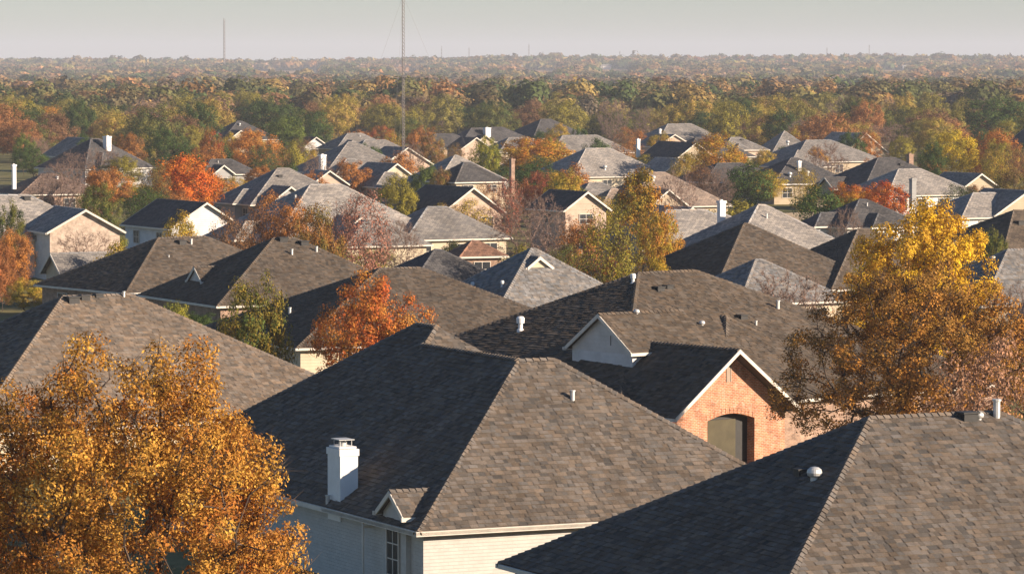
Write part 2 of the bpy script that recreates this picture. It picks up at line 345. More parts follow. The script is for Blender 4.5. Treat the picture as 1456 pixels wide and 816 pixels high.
    for c in chim:
        pxl,pxr,ty,by=c[:4]; mat=c[4] if len(c)>4 else 'wpaint'; vi=c[5] if len(c)>5 else 0
        v=vols[vi]; p,k=v.hit((pxl+pxr)/2,by); D=p[1]; W=(pxr-pxl)*D/F; a=W/(abs(v.u[0])+abs(v.v[0])); zt=H-(ty-HY)*D/F
        m=MB(); z=np.array([0,0,1.]); o=np.array([p[0],p[1],max(0,p[2]-1.2)])-v.u*a/2-v.v*a*.2
        m.obox(o,v.u*a,v.v*a,z*(zt-.3-o[2])); o2=o+z*(zt-.3-o[2])-v.u*.06-v.v*.06
        m.obox(o2,v.u*(a+.12),v.v*(a+.12),z*.22)
        o3=o2+z*.22+v.u*(a*.3)+v.v*(a*.3); m.obox(o3,v.u*a*.4,v.v*a*.4,z*.1)
        ch=m.build('chimney',M[mat],roofs[vi],org)
        fm=MB(); fm.obox(o3+z*.16-v.u*a*.1-v.v*a*.1,v.u*a*.6,v.v*a*.6,z*.03)
        for da in (0,1):
            for db in (0,1): fm.obox(o3+z*.1+v.u*a*.36*da+v.v*a*.36*db,v.u*a*.04,v.v*a*.04,z*.06)
        fm.build('chimney_cap',M['dark'],roofs[vi],org)
    for c in vents:
        px,py,kind=c[:3]; vi=c[3] if len(c)>3 else 0; sc=c[4] if len(c)>4 else 1.
        v=vols[vi]; p,k=v.hit(px,py); m=MB(); mat='metal'; b=p-np.array([0,0,.15])
        if kind=='pipe': m.lathe(b,[(.09*sc,0),(.09*sc,.5*sc),(.12*sc,.5*sc),(.12*sc,.55*sc)],10)
        elif kind=='flue': m.lathe(b,[(.24*sc,0),(.22*sc,.25*sc),(.14*sc,.3*sc),(.14*sc,.62*sc),(.24*sc,.64*sc),(.26*sc,.95*sc),(.17*sc,1.05*sc),(.05*sc,1.07*sc)],14); mat='wpaint'
        elif kind=='turbine':
            m.lathe(b,[(.2*sc,0),(.17*sc,.25*sc),(.17*sc,.32*sc),(.3*sc,.4*sc),(.34*sc,.52*sc),(.3*sc,.66*sc),(.18*sc,.75*sc),(.03*sc,.78*sc)],18)
        elif kind=='box':
            n=np.cross(v.u,v.F[k][2]-v.F[k][0]); m.obox(b-v.u*.3*sc-v.v*.25*sc,v.u*.6*sc,v.v*.5*sc,np.array([0,0,.34*sc])); m.obox(b-v.u*.36*sc-v.v*.31*sc+np.array([0,0,.34*sc]),v.u*.72*sc,v.v*.62*sc,np.array([0,0,.06])); mat='dark'
        m.build('roof_vent',M[mat],roofs[vi],org,smooth=kind in('flue','turbine','pipe'))
    return root
V=Vol
TAN=(.17,.135,.105); BRN=(.125,.10,.078); GRB=(.16,.13,.112); SLT=(.095,.092,.093); LGT=(.32,.295,.27); LG2=(.235,.22,.205); RED=(.24,.14,.10)
main=house('main','white painted brick house with white chimney and big two-tone hip roof in the centre foreground',
 [V('hip',-3.45,143.56,25.45,17.19,15.63,35.19,2.8,wins=(0,0)),
  V('hip',-3.45,143.56,25.45,15.63,25,35.19,2.8,up=.03,inset=.43,capskip=(1.,1,0,0,0)),
  V('hip',-7.32,151.69,25.45,17.6,19.5,35.19,2.8,up=.0,inset=.47,capskip=(.86,1,0,0,0)),
  V('gu',-4.02,144.75,25.45,3.2,2.5,34,3.2,wins=(0,0),inset=.2)],
 roof=(.155,.129,.106),wall='wbrick',near=True,vents=[(814,569,'pipe',0,1.0),(466,716,'pipe',0,.9)])
# chimney of the main house, windows, downpipe
def main_extra():
    root,vols=HOUSES['main']; v=vols[0]; org=np.array([v.o[0],v.o[1],0.]); rf=[o for o in root.children if o.name.startswith('roof')][0]
    p,_=v.hit(483,711); z=np.array([0,0,1.]); m=MB(); zt=20-(636-HY)*p[1]/F
    o=np.array([p[0],p[1],p[2]-.8])-v.u*.1-v.v*.3; a,b=.74,1.25
    m.obox(o,v.u*a,v.v*b,z*(zt-.35-o[2])); o2=o+z*(zt-.35-o[2])
    m.obox(o2-v.u*.04-v.v*.04,v.u*(a+.08),v.v*(b+.08),z*.26); m.obox(o2+z*.28+v.u*.02+v.v*.1,v.u*(a-.04),v.v*(b-.2),z*.07)
    m.build('chimney',M['wpaint'],rf,org)
    c=MB(); cc=o2+z*.35+v.u*a*.5+v.v*b*.5
    c.lathe(cc,[(.16,0),(.16,.16),(.2,.16)],12); c.obox(cc-v.u*.32-v.v*.42+z*.24,v.u*.64,v.v*.84,z*.03)
    for s1 in(-1,1):
        for s2 in(-1,1): c.obox(cc+v.u*.24*s1+v.v*.3*s2,v.u*.02,v.v*.02,z*.24)
    c.build('chimney_cap',M['metal'],rf,org)
    d=vols[3]; window(root,org,d.w(.2,1.3,.9),d.v,-d.u,1.05,1.75,mun=(1,2))
    window(root,org,v.w(13.,.4,.8),v.u,-v.v,1.3,1.4,mun=(1,1))
    g=MB(); q=v.w(-.02,4.9,0); g.obox(q,v.v*.09,v.u*-.07,z*2.75); g.obox(v.w(.33,4.9,2.4),v.v*.09,v.u*-.35,z*.09); g.build('downpipe',M['trim'],root,org)
    # flower box under the window
    f=MB(); f.obox(d.w(-.1,.75,.62),d.v*1.,d.u*.3,z*.2); f.build('window_box',M['btrim'],root,org)
main_extra()
house('br','house with brown-grey hip roof and white turbine vent filling the bottom right corner',
 [V('hip',7.52,117.95,25.52,23.49,18.45,30.38,2.8,wins=(4,3))],roof=(.148,.124,.103),wall='tbrick',near=True,
 vents=[(1158,682,'turbine',0,.75),(1140,672,'box',0,.7),(1417,592,'pipe',0,1.35),(1376,594,'box',0,.9),(1392,595,'turbine',0,.5)])
house('left','house with large sunlit tan shingle roof behind the golden foreground tree',
 [V('hip',-25.8-.294*1.3,191.2-1.383*1.3,33,24.,20.1,30,2.05)],roof=(.205,.162,.125),wall='cream',near=True,
 vents=[(103,428,'box',0,1.0),(120,424,'box',0,.8),(140,421,'box',0,.7),(176,422,'pipe',0,.8)])
house('mid','dark roofed house with white gabled dormer and orange brick gable with arched opening',
 [V('hip',5.2,191.4,40,28.1,24.0,26.2,2.9),
  V('gv',7.89,189.37,38.5,8.27,10.5,37.2,2.8,custom=True,rake='trim'),
  V('hip',11.02,202.8,41,4.3,10.0,34,5.2,wall='tan'),
  V('gu',5.95,195.5,36,5.4,5.5,33,5.52,wall='white',z0=3.,inset=.25,rake='trim')],
 roof=(.125,.10,.078),wall='tbrick',near=True,
 vents=[(740,470,'flue',0,.85),(937,412,'box',0,.8),(950,409,'box',0,.7),(900,402,'flue',0,.6),(1055,452,'box',0,.8),(1075,462,'pipe',0,.7),(1106,439,'pipe',0,1.1),(998,462,'turbine',0,.5),(905,446,'turbine',3,.5)])
def mid_extra():
    root,vols=HOUSES['mid']; v=vols[1]; org=np.array([vols[0].o[0],vols[0].o[1],0.]); z=np.array([0,0,1.]); i=.4; Lu,Lv,t,ez=v.Lu,v.Lv,v.t,v.ez; w=v.w
    wm=MB(); zt=ez+i*t-.15
    f=.8; outer=[w(i,f,0),w(Lu-i,f,0),w(Lu-i,f,zt),w(Lu/2,f,ez+Lu/2*t-.15),w(i,f,zt)]
    a0,a1,zs,zp=2.75,5.85,2.45,2.75
    arc=[w(a0+(a1-a0)*k/10,f,zs+(zp-zs)*math.sin(math.pi*k/10)) for k in range(11)]
    hole=[w(a1,f,.05),w(a0,f,.05)]+arc
    cut_wall(wm,w,outer,hole)
    for a,b in (((i,f),(i,Lv-i)),((Lu-i,f),(Lu-i,Lv-i))): wm.face([w(*a,0),w(*b,0),w(*b,zt-.3),w(*a,zt-.3)])
    for p,q in zip(hole,hole[1:]+hole[:1]): wm.face([p,q,q+v.v*.55,p+v.v*.55])
    wm.build('wall',M['rbrick'],root,org)
    am=MB()
    for k in range(13):     # soldier course over the arch
        s=(k+.5)/13; x=a0-.1+(a1-a0+.2)*s; zz=zs+(zp-zs)*math.sin(math.pi*min(1,max(0,(x-a0)/(a1-a0))))+.02
        am.obox(w(x-.11,f-.02,zz),v.u*.2,v.v*.1,z*.26)
    am.build('brick_arch',M['rbrick'],root,org)
    pm=MB(); pm.obox(w(a0-.1,f+.55,0),v.u*(a1-a0+.2),v.v*.05,z*3.); pm.build('recess_shade',M['dark'],root,org)  # dark sheet stands in for the shaded void inside the opening
    om=MB(); om.obox(w(a0-.0,f+.44,0),v.u*(a1-a0)*.72,v.v*.08,z*2.42); om.build('door_panel',M['olive'],root,org)
    lm=MB(); lm.obox(w(Lu/2-.16,f-.03,ez+1.5),v.u*.05,v.v*.08,z*1.); lm.obox(w(Lu/2+.11,f-.03,ez+1.5),v.u*.05,v.v*.08,z*1.); lm.obox(w(Lu/2-.11,f-.01,ez+1.5),v.u*.22,v.v*.05,z*1.)
    lm.build('gable_vent',M['btrim'],root,org)
    d=vols[3]; s=MB(); s.obox(d.w(.22,2.0,5.75),d.v*.03,d.u*.02,z*.5); s.build('gable_vent',M['dark'],root,org)
mid_extra()
house('cream','house with dark roof and cream wall behind the red-orange maple',
 [V('hip',-13.1,239.0,24,21.2,18.4,24.5,2.6,wins=(3,0))],roof=BRN,wall='cream',near=True,trim='trim',vents=[(412,446,'pipe',0,1.)])
house('six','brown roofed house with small white triangular dormer on its shaded slope',
 [V('hip',-20.76,276.92,26.78,16.88,15.11,29.57,2.8),'gu',(276,402,2.8,.15)],
 roof=BRN,wall='tbrick',near=True,vents=[(402,342,'box'),(432,347,'box'),(415,362,'pipe'),(450,358,'pipe')])
house('seven','brown hip roofed house behind the tan roof on the left',
 [V('hip',-28.74,292.55,35.8,18.14,13.87,27.7,2.8,wins=(3,2))],roof=BRN,wall='tbrick',near=True,vents=[(258,346,'box'),(272,347,'pipe'),(240,366,'pipe',0,.6)])
house('ttwo','blue-grey roofed house with small cream gable just above the large central dark roof',
 [V('hip',-1.66,252.29,27.57,14.11,13.9,34.58,2.8,wins=(2,2)),'gv',(768,383,1.9,.15)],roof=LG2,wall='cream',near=True,
 vents=[(714,407,'flue',0,.5),(672,409,'flue',0,.5),(698,427,'pipe',0,1.)])
house('tfiv','house with wide dark blue-black slope and brown gable side in the right middle',
 [V('hip',14.97,292.44,29.99,16.19,15.81,30.76,2.8,wins=(3,0))],roof=BRN,wall='cream',near=True)
house('tsixx','pale grey hip roofed house in front of the wide blue-black roof',
 [V('hip',16.07,278.83,30.97,9.8,9.2,31.79,2.8,wins=(2,0))],roof=LG2,wall='cream',near=True)
house('fthree','grey-brown roofed house at the right edge with white vent on its shaded slope',
 [V('hip',33.15,277.07,25.19,12.8,11.15,32.8,2.8,wins=(2,1)),V('gv',37.5,259,26,10,9,30,2.8,wall='tan')],roof=LG2,wall='tan',near=True,vents=[(1412,370,'turbine',0,.6)])
house('eight','two-storey white house with tan brick gable at the left edge',
 [V('gv',-42.4,358.5,21.5,7.4,11.5,29,4.4,wins=(0,1)),V('hip',-50.72,360.22,27.93,15.5,12.46,31.95,3.6)],roof=LGT,wall='white',vents=[(38,283,'box',1)])
def eight_extra():
    root,vols=HOUSES['eight']; v=vols[0]; org=np.array([v.o[0],v.o[1],0.]); m=MB(); i=.37; Lu,ez,t=v.Lu,v.ez,v.t
    m.face([v.w(.4,i,0),v.w(Lu-.4,i,0),v.w(Lu-.4,i,ez+.4*t-.16),v.w(Lu/2,i,ez+Lu/2*t-.16),v.w(.4,i,ez+.4*t-.16)]); m.build('brick_veneer',M['pbrick'],root,org)
eight_extra()
house('nine','house with blue-grey slope and bright white gable left of the rust coloured trees',
 [V('gv',-35.24,404.8,28.4,8.47,13.,31.84,2.79,wins=(0,2))],roof=SLT,wall='white')
house('ten','large white walled house with slate hip roof and white chimney beyond the mauve bare tree',
 [V('hip',-67.0,617.7,45,14.4,12.6,36,3.1,wins=(2,3))],roof=SLT,wall='white',chim=[(148,160,193,214)])
house('eleven','grey hip roofed house between the orange maple and the round orange tree',
 [V('hip',-47.15,598.3,32.3,10.37,6.94,32.7,2.78,wins=(3,1))],roof=SLT,wall='grey')
house('twelve','house with steep blue-grey hip roof and shaded grey wall beside the white gable',
 [V('hip',-31.38,472.58,27.4,14.3,12.71,33.1,2.8,wins=(2,3))],roof=LG2,wall='grey')
house('thirt','wide light grey hip roofed house behind the rust coloured shrub row',
 [V('hip',-22.72,374.21,29.5,19.16,15.76,33.2,2.8,wins=(3,2))],roof=LGT,wall='tbrick',vents=[(420,283,'pipe')])
house('fourt','dark blue roofed house with pale chimney and low front hip near the radio mast',
 [V('hip',-28.72,606.0,27.1,15.69,14.3,32.7,2.8,wins=(2,2)),V('hip',-26.6,592.01,24.6,7.6,6.2,38,2.8,wins=(2,1))],roof=LG2,wall='cream',chim=[(454,465,219,248)])
house('bgable','small tan gabled house in front of the pale chimney',
 [V('gv',-27.9,545.,28,6.,7.,33,2.9,wins=(1,0))],roof=LGT,wall='pink')
house('fift','grey-blue roofed house right behind the foot of the radio mast',
 [V('hip',-27.77,672.25,27.9,15.42,11.52,32.3,2.8,wins=(2,1)),V('gv',-21.5,655,28,9.5,9,31,2.8,wall='pink')],roof=LG2,wall='pink')
house('sixt','house with dark slope, cream gable and sunlit lean-to front roof above a yellow lawn',
 [V('gv',-19.6,549.5,29.8,8.2,9.,34.3,2.9,wins=(0,0)),V('hip',-19.0,545.2,26,6.6,5.4,36,2.6,wins=(2,1),wall='cream')],roof=LG2,wall='cream')
house('sevent','two-storey pale house with hipped grey roof and brick chimney',
 [V('hip',-7.2,498.4,33,7.9,6.9,35,4.7,wins=(2,1))],roof=SLT,wall='cream',chim=[(725,733,225,262,'tbrick')])
house('eighteen','house with long dark slope and buff gable under white rakes in the middle distance',
 [V('gv',-8.03,445.42,28.6,8.41,12.,34.5,2.79,wins=(2,0))],roof=SLT,wall='pink')
house('ninet','grey hip roofed house directly below the buff gable',
 [V('hip',-10.3,379.55,27.7,11.6,9.5,32,2.78,wins=(3,2)),V('hip',-15.5,366,27.7,9,8,30,2.8)],roof=LG2,wall='cream')
house('twenty','small reddish brown hip roof standing between two grey roofs',
 [V('hip',-4.62,346.83,23.03,4.6,4.,33,2.8,wins=(1,1))],roof=RED,wall='tbrick',vents=[])
house('tone','small dark flat-pitched roofed house with pink brick side, under the green shrubs',
 [V('hip',-7.8,301.61,27.4,8.78,8.22,31.6,2.8,wins=(1,1))],roof=SLT,wall='tbrick')
house('tthree','blue roofed house with pale gable end in front of the first woods trees',
 [V('hip',-17.19,778.78,28,13.17,8.85,31.7,2.8,wins=(2,1)),V('gv',-10.,770,28,7,7,33,2.8,wall='pink')],roof=SLT,wall='pink')
house('tfour','light grey hip roofed house hidden behind the olive tree left of the brick chimney',
 [V('hip',-10.69,531.7,27.6,13.73,13.26,33,2.8,wins=(2,1))],roof=LGT,wall='tan')
house('tfive','farthest large slate hip roofed house at the edge of the woods',
 [V('hip',4.69,877.4,34.4,16.36,13.67,31.4,2.8,wins=(2,1)),V('hip',-6.,866,32,12,9,30,2.8)],roof=SLT,wall='tan')
house('tsix','long grey roofed house across the back of the centre rows',
 [V('hip',7.42,736.2,27.9,17.75,10.21,32.2,2.8,wins=(3,1)),V('hip',-2.5,742,28,13,9,31,2.8)],roof=LG2,wall='tan')
house('tseven','broad pale hip roofed house with deep blue left slope behind the purple shrub',
 [V('hip',8.71,585.,29.6,17.22,13.02,32.1,2.79,wins=(4,1)),V('gv',22.,590,28,8,8,33,2.8,wall='tan')],roof=LGT,wall='cream',vents=[(860,241,'turbine')])
house('teight','tan gabled house with white flue and shaded fence-like side wall',
 [V('gv',26.,640,26,9,13,35,3.6,wins=(1,2)),V('hip',30.5,596.,28,9,9,22,3.4,wall='grey')],roof=SLT,wall='tan',chim=[(905,911,197,214)])
house('tnine','grey house with blue left slope and white chimney near the back right of the rows',
 [V('hip',31.58,850.,28,17,11,33,2.8,wins=(2,1)),V('gv',29,795,28,9,9,28,2.8,wall='pink')],roof=LG2,wall='pink',chim=[(937,941,183,198)])
house('thirty','dark blue sloped house left of the round yellow-green tree',
 [V('hip',30.96,705.,28,15,11,32,2.8,wins=(2,1)),V('gv',25.5,668.,28,11,9,30,2.8,wall='white')],roof=SLT,wall='cream')
house('thirtyb','house with big flat sunlit pinkish slope right of the purple bare tree',
 [V('hip',13.94,465.,27.1,14,12,33,2.79,wins=(2,1))],roof=(.30,.235,.19),wall='tan')
house('fifty','small grey house with hump roof right behind the two-storey gable',
 [V('hip',8.16,487.,27.8,8.82,7.21,30,2.8,wins=(2,1))],roof=LG2,wall='tan')
house('feight','two-storey house with blue slope and buff gable between purple and olive trees',
 [V('gv',5.3,401.,29,5.6,8.,34,4.8,wins=(1,1))],roof=SLT,wall='pink')
house('treiz','tan sided ranch house with charcoal hip roof, white trim and small chimney',
 [V('hip',36.4,549.1,24,13.,12.,30,2.9,wins=(3,0)),V('hip',27.5,560.,28,14,10,27,2.8)],roof=SLT,wall='tan',trim='wpaint',chim=[(1134,1140,228,243)],vents=[(1123,251,'turbine'),(1148,249,'turbine')])
house('tfourr','large light grey hip roofed house with tall pale chimney at its left end',
 [V('hip',18.0,331.3,26.3,15.37,14.62,33.2,2.8,wins=(3,0)),V('hip',11.5,352,27,16,12,31,2.8)],roof=LGT,wall='cream',chim=[(1021,1033,284,312)],vents=[(1090,310,'pipe')])
house('tsev','small pale gabled house between the olive tree and the wide dark slope',
 [V('gv',15.6,405.,26.5,6.8,9.,32,2.79,wins=(1,0)),V('hip',19.,394,27,8,7,30,2.6)],roof=LGT,wall='grey')
house('teig','house with plain dark slope showing left of the yellow tree',
 [V('hip',24.11,296.9,28,14.5,13.5,31.7,2.8,wins=(2,0))],roof=BRN,wall='tan')
house('tnin','grey-brown hip roofed house left of the bright yellow tree, with boxy chimney',
 [V('hip',46.68,524.,28.2,16.9,14.1,30.5,2.8,wins=(2,2))],roof=SLT,wall='tan',chim=[(1290,1300,218,232,'tbrick')])
house('forty','long pale roofed house with porch posts behind the red-orange trees',
 [V('hip',48.0,504.2,28.9,14.8,11.2,29.6,2.8,wins=(4,1)),V('hip',50,438,28,13,10,27,2.6,wins=(2,0))],roof=LGT,wall='white',chim=[(1294,1304,253,283,'grey')])
house('fone','gabled grey-brown house beneath the dull orange tree',
 [V('gv',59.2,522.,27.4,7.4,9.,31.7,2.79,wins=(1,0)),V('gv',54.,440.,27,9,9,31,2.8)],roof=LG2,wall='tan')
house('ftwo','house with brown and blue-black slopes at the right edge above the small green tree',
 [V('hip',41.91,337.5,31.8,17.1,14.8,28.7,2.8,wins=(2,0))],roof=BRN,wall='tan',vents=[(1450,318,'box')])
house('ffour','small dark blue roofed house half hidden by the red-orange trees',
 [V('hip',34.56,407.1,28.1,10.,9.,31.1,2.8,wins=(2,0))],roof=SLT,wall='white')
house('ftthree','low cream gabled outbuilding with tan roof at the left, below the olive bush',
 [V('gu',-36.35,316.8,25.8,9.,5.1,33,2.8)],roof=LG2,wall='cream')
house('ftfour','little house with bright white gable wall among the green trees',
 [V('gv',-42.,792.76,28,5.9,7.,33.2,2.79,wins=(1,0))],roof=SLT,wall='white')
house('ftfive','plain light grey roofed house just left of the mast, at the edge of the trees',
 [V('hip',-34.5,773.5,27.9,12.6,9.4,32.1,2.8,wins=(2,1))],roof=LG2,wall='tan')
house('ftsix','dark blue roof peeping out above the round orange tree',
 [V('hip',-63.25,861.,28.1,14.,13.,31.7,2.8,wins=(2,1))],roof=SLT,wall='tan')
house('ftseven','blue roofed house with white box chimney right of the orange woods trees',
 [V('hip',-10.61,837.4,28,12.66,9.31,32.1,2.8,wins=(2,1))],roof=SLT,wall='tan',chim=[(688,699,181,194)])
house('red1','house with low reddish brown roof and cream chimney at the far left edge',
 [V('hip',-63.5,508.,28,12,10,26,2.8,wins=(2,1))],roof=(.18,.13,.105),wall='tbrick',chim=[(17,24,233,256)])
house('gab1','gabled house with white rakes among trees at the upper left edge',
 [V('gv',-80.,705.,28,10.5,12,32,2.9,wins=(1,1))],roof=LG2,wall='grey')
house('shed1','small grey gabled shed with siding beside the tan ranch house',
 [V('gv',27.6,447.,22,2.9,3.2,36,2.2,inset=.12)],roof=LGT,wall='grey',name='garden_shed',cat='shed')
house('shed2','small white topped shed standing in the olive tree foliage',
 [V('gv',11.1,345.,22,1.9,2.4,30,2.6,inset=.1)],roof=LGT,wall='white',name='garden_shed',cat='shed')
house('back1','grey roofed house with steep hip and white post, upper right of the rows',
 [V('hip',49.,742.,20,9,9,42,2.8,wins=(1,1))],roof=LG2,wall='white')
house('back2','broad brown-grey roofed house behind the bare grey tree',
 [V('hip',48.,672.,28,19,14,27,2.8,wins=(3,1)),V('hip',45.,640.,28,9,9,31,2.8)],roof=LG2,wall='tan',vents=[(1120,205,'turbine')])
house('back3','tan walled grey roofed house behind the yellow-green tree',
 [V('hip',39.5,735.,28,10,8,30,3.4,wins=(2,1))],roof=LG2,wall='pink')
house('back4','pale gabled house behind the dark green tree, upper right',
 [V('gv',62.5,742.,28,10,12,36,2.8,wins=(2,1))],roof=LGT,wall='tan')
house('back5','dark house corner at the far right edge among autumn trees',
 [V('gv',92.,690.,26,10,12,34,4.5,wins=(1,1))],roof=SLT,wall='tbrick')
#@@TREES
# ------------------------------------------------------------ foliage
def leaf_mesh(name,C_,Nn,S,asp,tone,mat,tint=None,tri=False,limit=None):
    n=len(C_); r=rng.normal(size=(n,3)); Nn=Nn/np.linalg.norm(Nn,axis=1,keepdims=True)
    a=np.cross(Nn,r); a/=np.linalg.norm(a,axis=1,keepdims=True); b=np.cross(Nn,a)
    a=a*(S[:,None]*.5); b=b*(S[:,None]*.5*asp); 
    if tri: Vv=np.stack([C_+a,C_-a*.6+b,C_-a*.6-b],1); k=3
    else: Vv=np.stack([C_+a,C_+b+Nn*S[:,None]*.08,C_-a,C_-b+Nn*S[:,None]*.08],1); k=4
    me=bpy.data.meshes.new(name); me.vertices.add(n*k); me.vertices.foreach_set('co',Vv.astype(np.float32).ravel())
    me.loops.add(n*k); me.loops.foreach_set('vertex_index',np.arange(n*k,dtype=np.int32)); me.polygons.add(n)
    me.polygons.foreach_set('loop_start',np.arange(0,n*k,k,dtype=np.int32)); me.update(calc_edges=True)
    t=me.attributes.new('tone','FLOAT','FACE'); t.data.foreach_set('value',tone.astype(np.float32))
    if tint is not None:
        t=me.attributes.new('tint','FLOAT_COLOR','FACE'); t.data.foreach_set('color',np.hstack([tint,np.ones((n,1))]).astype(np.float32).ravel())
    me.materials.append(mat); return me
def grow(pts,root,trunk_top):
    nodes=[np.array(root),np.array(trunk_top)]; par=[-1,0]; plen=[0,np.linalg.norm(nodes[1]-nodes[0])]
    order=np.argsort(np.linalg.norm(pts-np.array(trunk_top),axis=1))
    P=np.zeros((len(pts)*2+2,3)); P[0]=nodes[0];P[1]=nodes[1]; n=2; PL=np.zeros(len(P)); PL[1]=plen[1]
    for i in order:
        p=pts[i]; d=np.linalg.norm(P[1:n]-p,axis=1)+.35*PL[1:n]; j=int(np.argmin(d))+1
        mid=(P[j]+p)/2+rng.normal(size=3)*np.linalg.norm(p-P[j])*.10; mid[2]-=.04*np.linalg.norm(p-P[j])
        P[n]=mid; par.append(j); PL[n]=PL[j]+np.linalg.norm(mid-P[j]); P[n+1]=p; par.append(n); PL[n+1]=PL[n]+np.linalg.norm(p-mid); n+=2
    P=P[:n]; w=np.zeros(n); child=[0]*n
    for i in range(n-1,0,-1):
        if child[i]==0: w[i]=1
        w[par[i]]+=w[i]; child[par[i]]+=1
    return P,par,w
def branch_mesh(name,P,par,w,r_tip,expo,rmax,k=5,extra=None):
    rad=np.minimum(r_tip*w**expo,rmax); vs=[];fs=[]
    for i in range(1,len(P)):
        a,b=P[par[i]],P[i]; d=b-a; l=np.linalg.norm(d)
        if l<1e-6: continue
        d=d/l; s=np.cross(d,(.3,.5,.8)); s/=np.linalg.norm(s); u=np.cross(d,s); r0=min(rad[par[i]],rad[i]*1.5); r1=rad[i]; base=len(vs)
        for c,r in ((a-d*r0*.3,r0),(b,r1)):
            for q in range(k): an=2*math.pi*q/k; vs.append(c+(s*math.cos(an)+u*math.sin(an))*r)
        for q in range(k): fs.append((base+q,base+(q+1)%k,base+k+(q+1)%k,base+k+q))
    if extra is not None:
        for a,b,r in extra:
            d=b-a; s=np.cross(d,rng.normal(size=3)); s/=max(1e-9,np.linalg.norm(s)); base=len(vs); u=np.cross(d,s);u/=max(1e-9,np.linalg.norm(u))
            vs+=[a+s*r,a-s*r*.5+u*r*.8,a-s*r*.5-u*r*.8,b]; fs+=[(base,base+1,base+3),(base+1,base+2,base+3),(base+2,base,base+3)]
    me=bpy.data.meshes.new(name); me.from_pydata([tuple(v) for v in vs],[],fs); return me
def shell_pts(n,shape='round',lo=.2):
    out=[]
    while len(out)<n:
        d=rng.normal(size=3); d/=np.linalg.norm(d); r=.82*rng.random()**.28
        p=d*r; zc=(p[2]/.82*.5+.5)
        wz=1.
        if shape=='round': wz=1-.18*max(0,zc-.6)
        elif shape=='oval': wz=.72
        elif shape=='cone': wz=1.15*(1-zc)**.6+.1
        elif shape=='vase': wz=.55+.55*zc
        elif shape=='wide': wz=1.
        out.append((p[0]*wz*.5,p[1]*wz*.5,lo+(1-lo-.1)*zc))
    return np.array(out)
PROTO={}
def make_proto(name,nl,leaves,shape='round',lo=.2,leaf=.021,lr=(.055,.11),bare=False,twigs=0,seed=0,fill=.40,bark='bark',nodes=None):
    global rng; rng=np.random.default_rng(seed+100)
    c=shell_pts(nl,shape,lo)
    c[:,:2]+=rng.normal(size=2)*.03
    # unevenness: stretch sectors
    th=np.arctan2(c[:,1],c[:,0]); k=1+.14*np.sin(th*2+rng.random()*6)+.10*np.sin(th*3+rng.random()*6); c[:,:2]*=k[:,None]
    c[:,2]*=1-.10*rng.random(len(c))
    kr=.5/(np.percentile(np.hypot(c[:,0],c[:,1]),95)+np.mean(lr)*.75); c[:,:2]*=kr
    kz=(1-lo)/(c[:,2].max()+np.mean(lr)*.6-lo); c[:,2]=lo+(c[:,2]-lo)*kz
    P,par,w=grow(c,(0,0,-.02),(rng.normal()*.01,rng.normal()*.01,lo*.75))
    lead=[]; 
    if twigs:
        tips=rng.integers(2,len(P),twigs)
        for t in tips:
            d=P[t]-np.array([0,0,.35]); d=d/np.linalg.norm(d)+rng.normal(size=3)*.55; d/=np.linalg.norm(d); L_=rng.uniform(.03,.085)
            lead.append((P[t],P[t]+d*L_*np.array([1,1,.9]),.0011))
    tm=branch_mesh(name+'_trunk',P,par,w,.0016,.42,.024,5,lead); tm.materials.append(M[bark])
    lc=None
    if leaves:
        r=rng.uniform(*lr,size=nl); wgt=r**2; idx=rng.choice(nl,leaves,p=wgt/wgt.sum())
        d=rng.normal(size=(leaves,3)); d/=np.linalg.norm(d,axis=1,keepdims=True); rr=r[idx]*(.35+.75*rng.random(leaves)**.6)
        pos=c[idx]+d*rr[:,None]*np.array([1,1,.85]); 
        out=c[idx]-np.array([0,0,.42]); out/=np.linalg.norm(out,axis=1,keepdims=True)
        nn=d*.9+out*.8+rng.normal(size=(leaves,3))*fill
        lt=rng.random(nl); tone=np.clip(.5*lt[idx]+.5*rng.random(leaves),0,1)
        lc=leaf_mesh(name+'_crown',pos,nn,leaf*rng.uniform(.6,1.35,leaves),.62,tone,M['leaf'])
    PROTO[name]=(tm,lc)
# world crown about 8 m wide / 9 m high -> unit
for s in range(5): make_proto('round%d'%s,150,15000,'round',.16,.022,(.05,.10),seed=s)
for s in range(2): make_proto('oval%d'%s,120,12000,'oval',.12,.023,(.05,.09),seed=20+s)
for s in range(2): make_proto('cone%d'%s,120,11000,'cone',.10,.022,(.04,.08),seed=30+s)
for s in range(2): make_proto('wispy%d'%s,220,8000,'round',.10,.019,(.05,.10),twigs=2600,seed=40+s)
for s in range(2): make_proto('bare%d'%s,420,1500,'vase' if s else 'round',.12,.014,(.06,.1),twigs=9000,seed=50+s,bark='twig')
for s in range(2): make_proto('shrub%d'%s,90,7000,'wide',.03,.034,(.08,.14),seed=60+s)
for s in range(3): make_proto('lite%d'%s,70,2600,'round',.10,.055,(.09,.15),seed=70+s)
make_proto('hero_left',700,185000,'round',.06,.0078,(.024,.050),twigs=3500,seed=81,fill=.75)
make_proto('hero_right',620,95000,'round',.04,.0105,(.024,.05),twigs=8000,seed=85,fill=.75)
make_proto('hero_yellow',360,56000,'wide',.12,.0145,(.035,.065),twigs=1200,seed=86)
make_proto('hero_maple',260,26000,'round',.08,.0165,(.045,.075),twigs=1500,seed=93)
OR=(.50,.21,.045);YE=(.60,.38,.045);GO=(.52,.31,.055);RD=(.42,.075,.03);RU=(.33,.15,.06);OL=(.21,.18,.045);GR=(.095,.135,.035);DG=(.055,.09,.028);YG=(.36,.30,.04);BR=(.20,.12,.06);MV=(.30,.19,.16);PK=(.36,.19,.14);LM=(.17,.2,.04)
NT=0
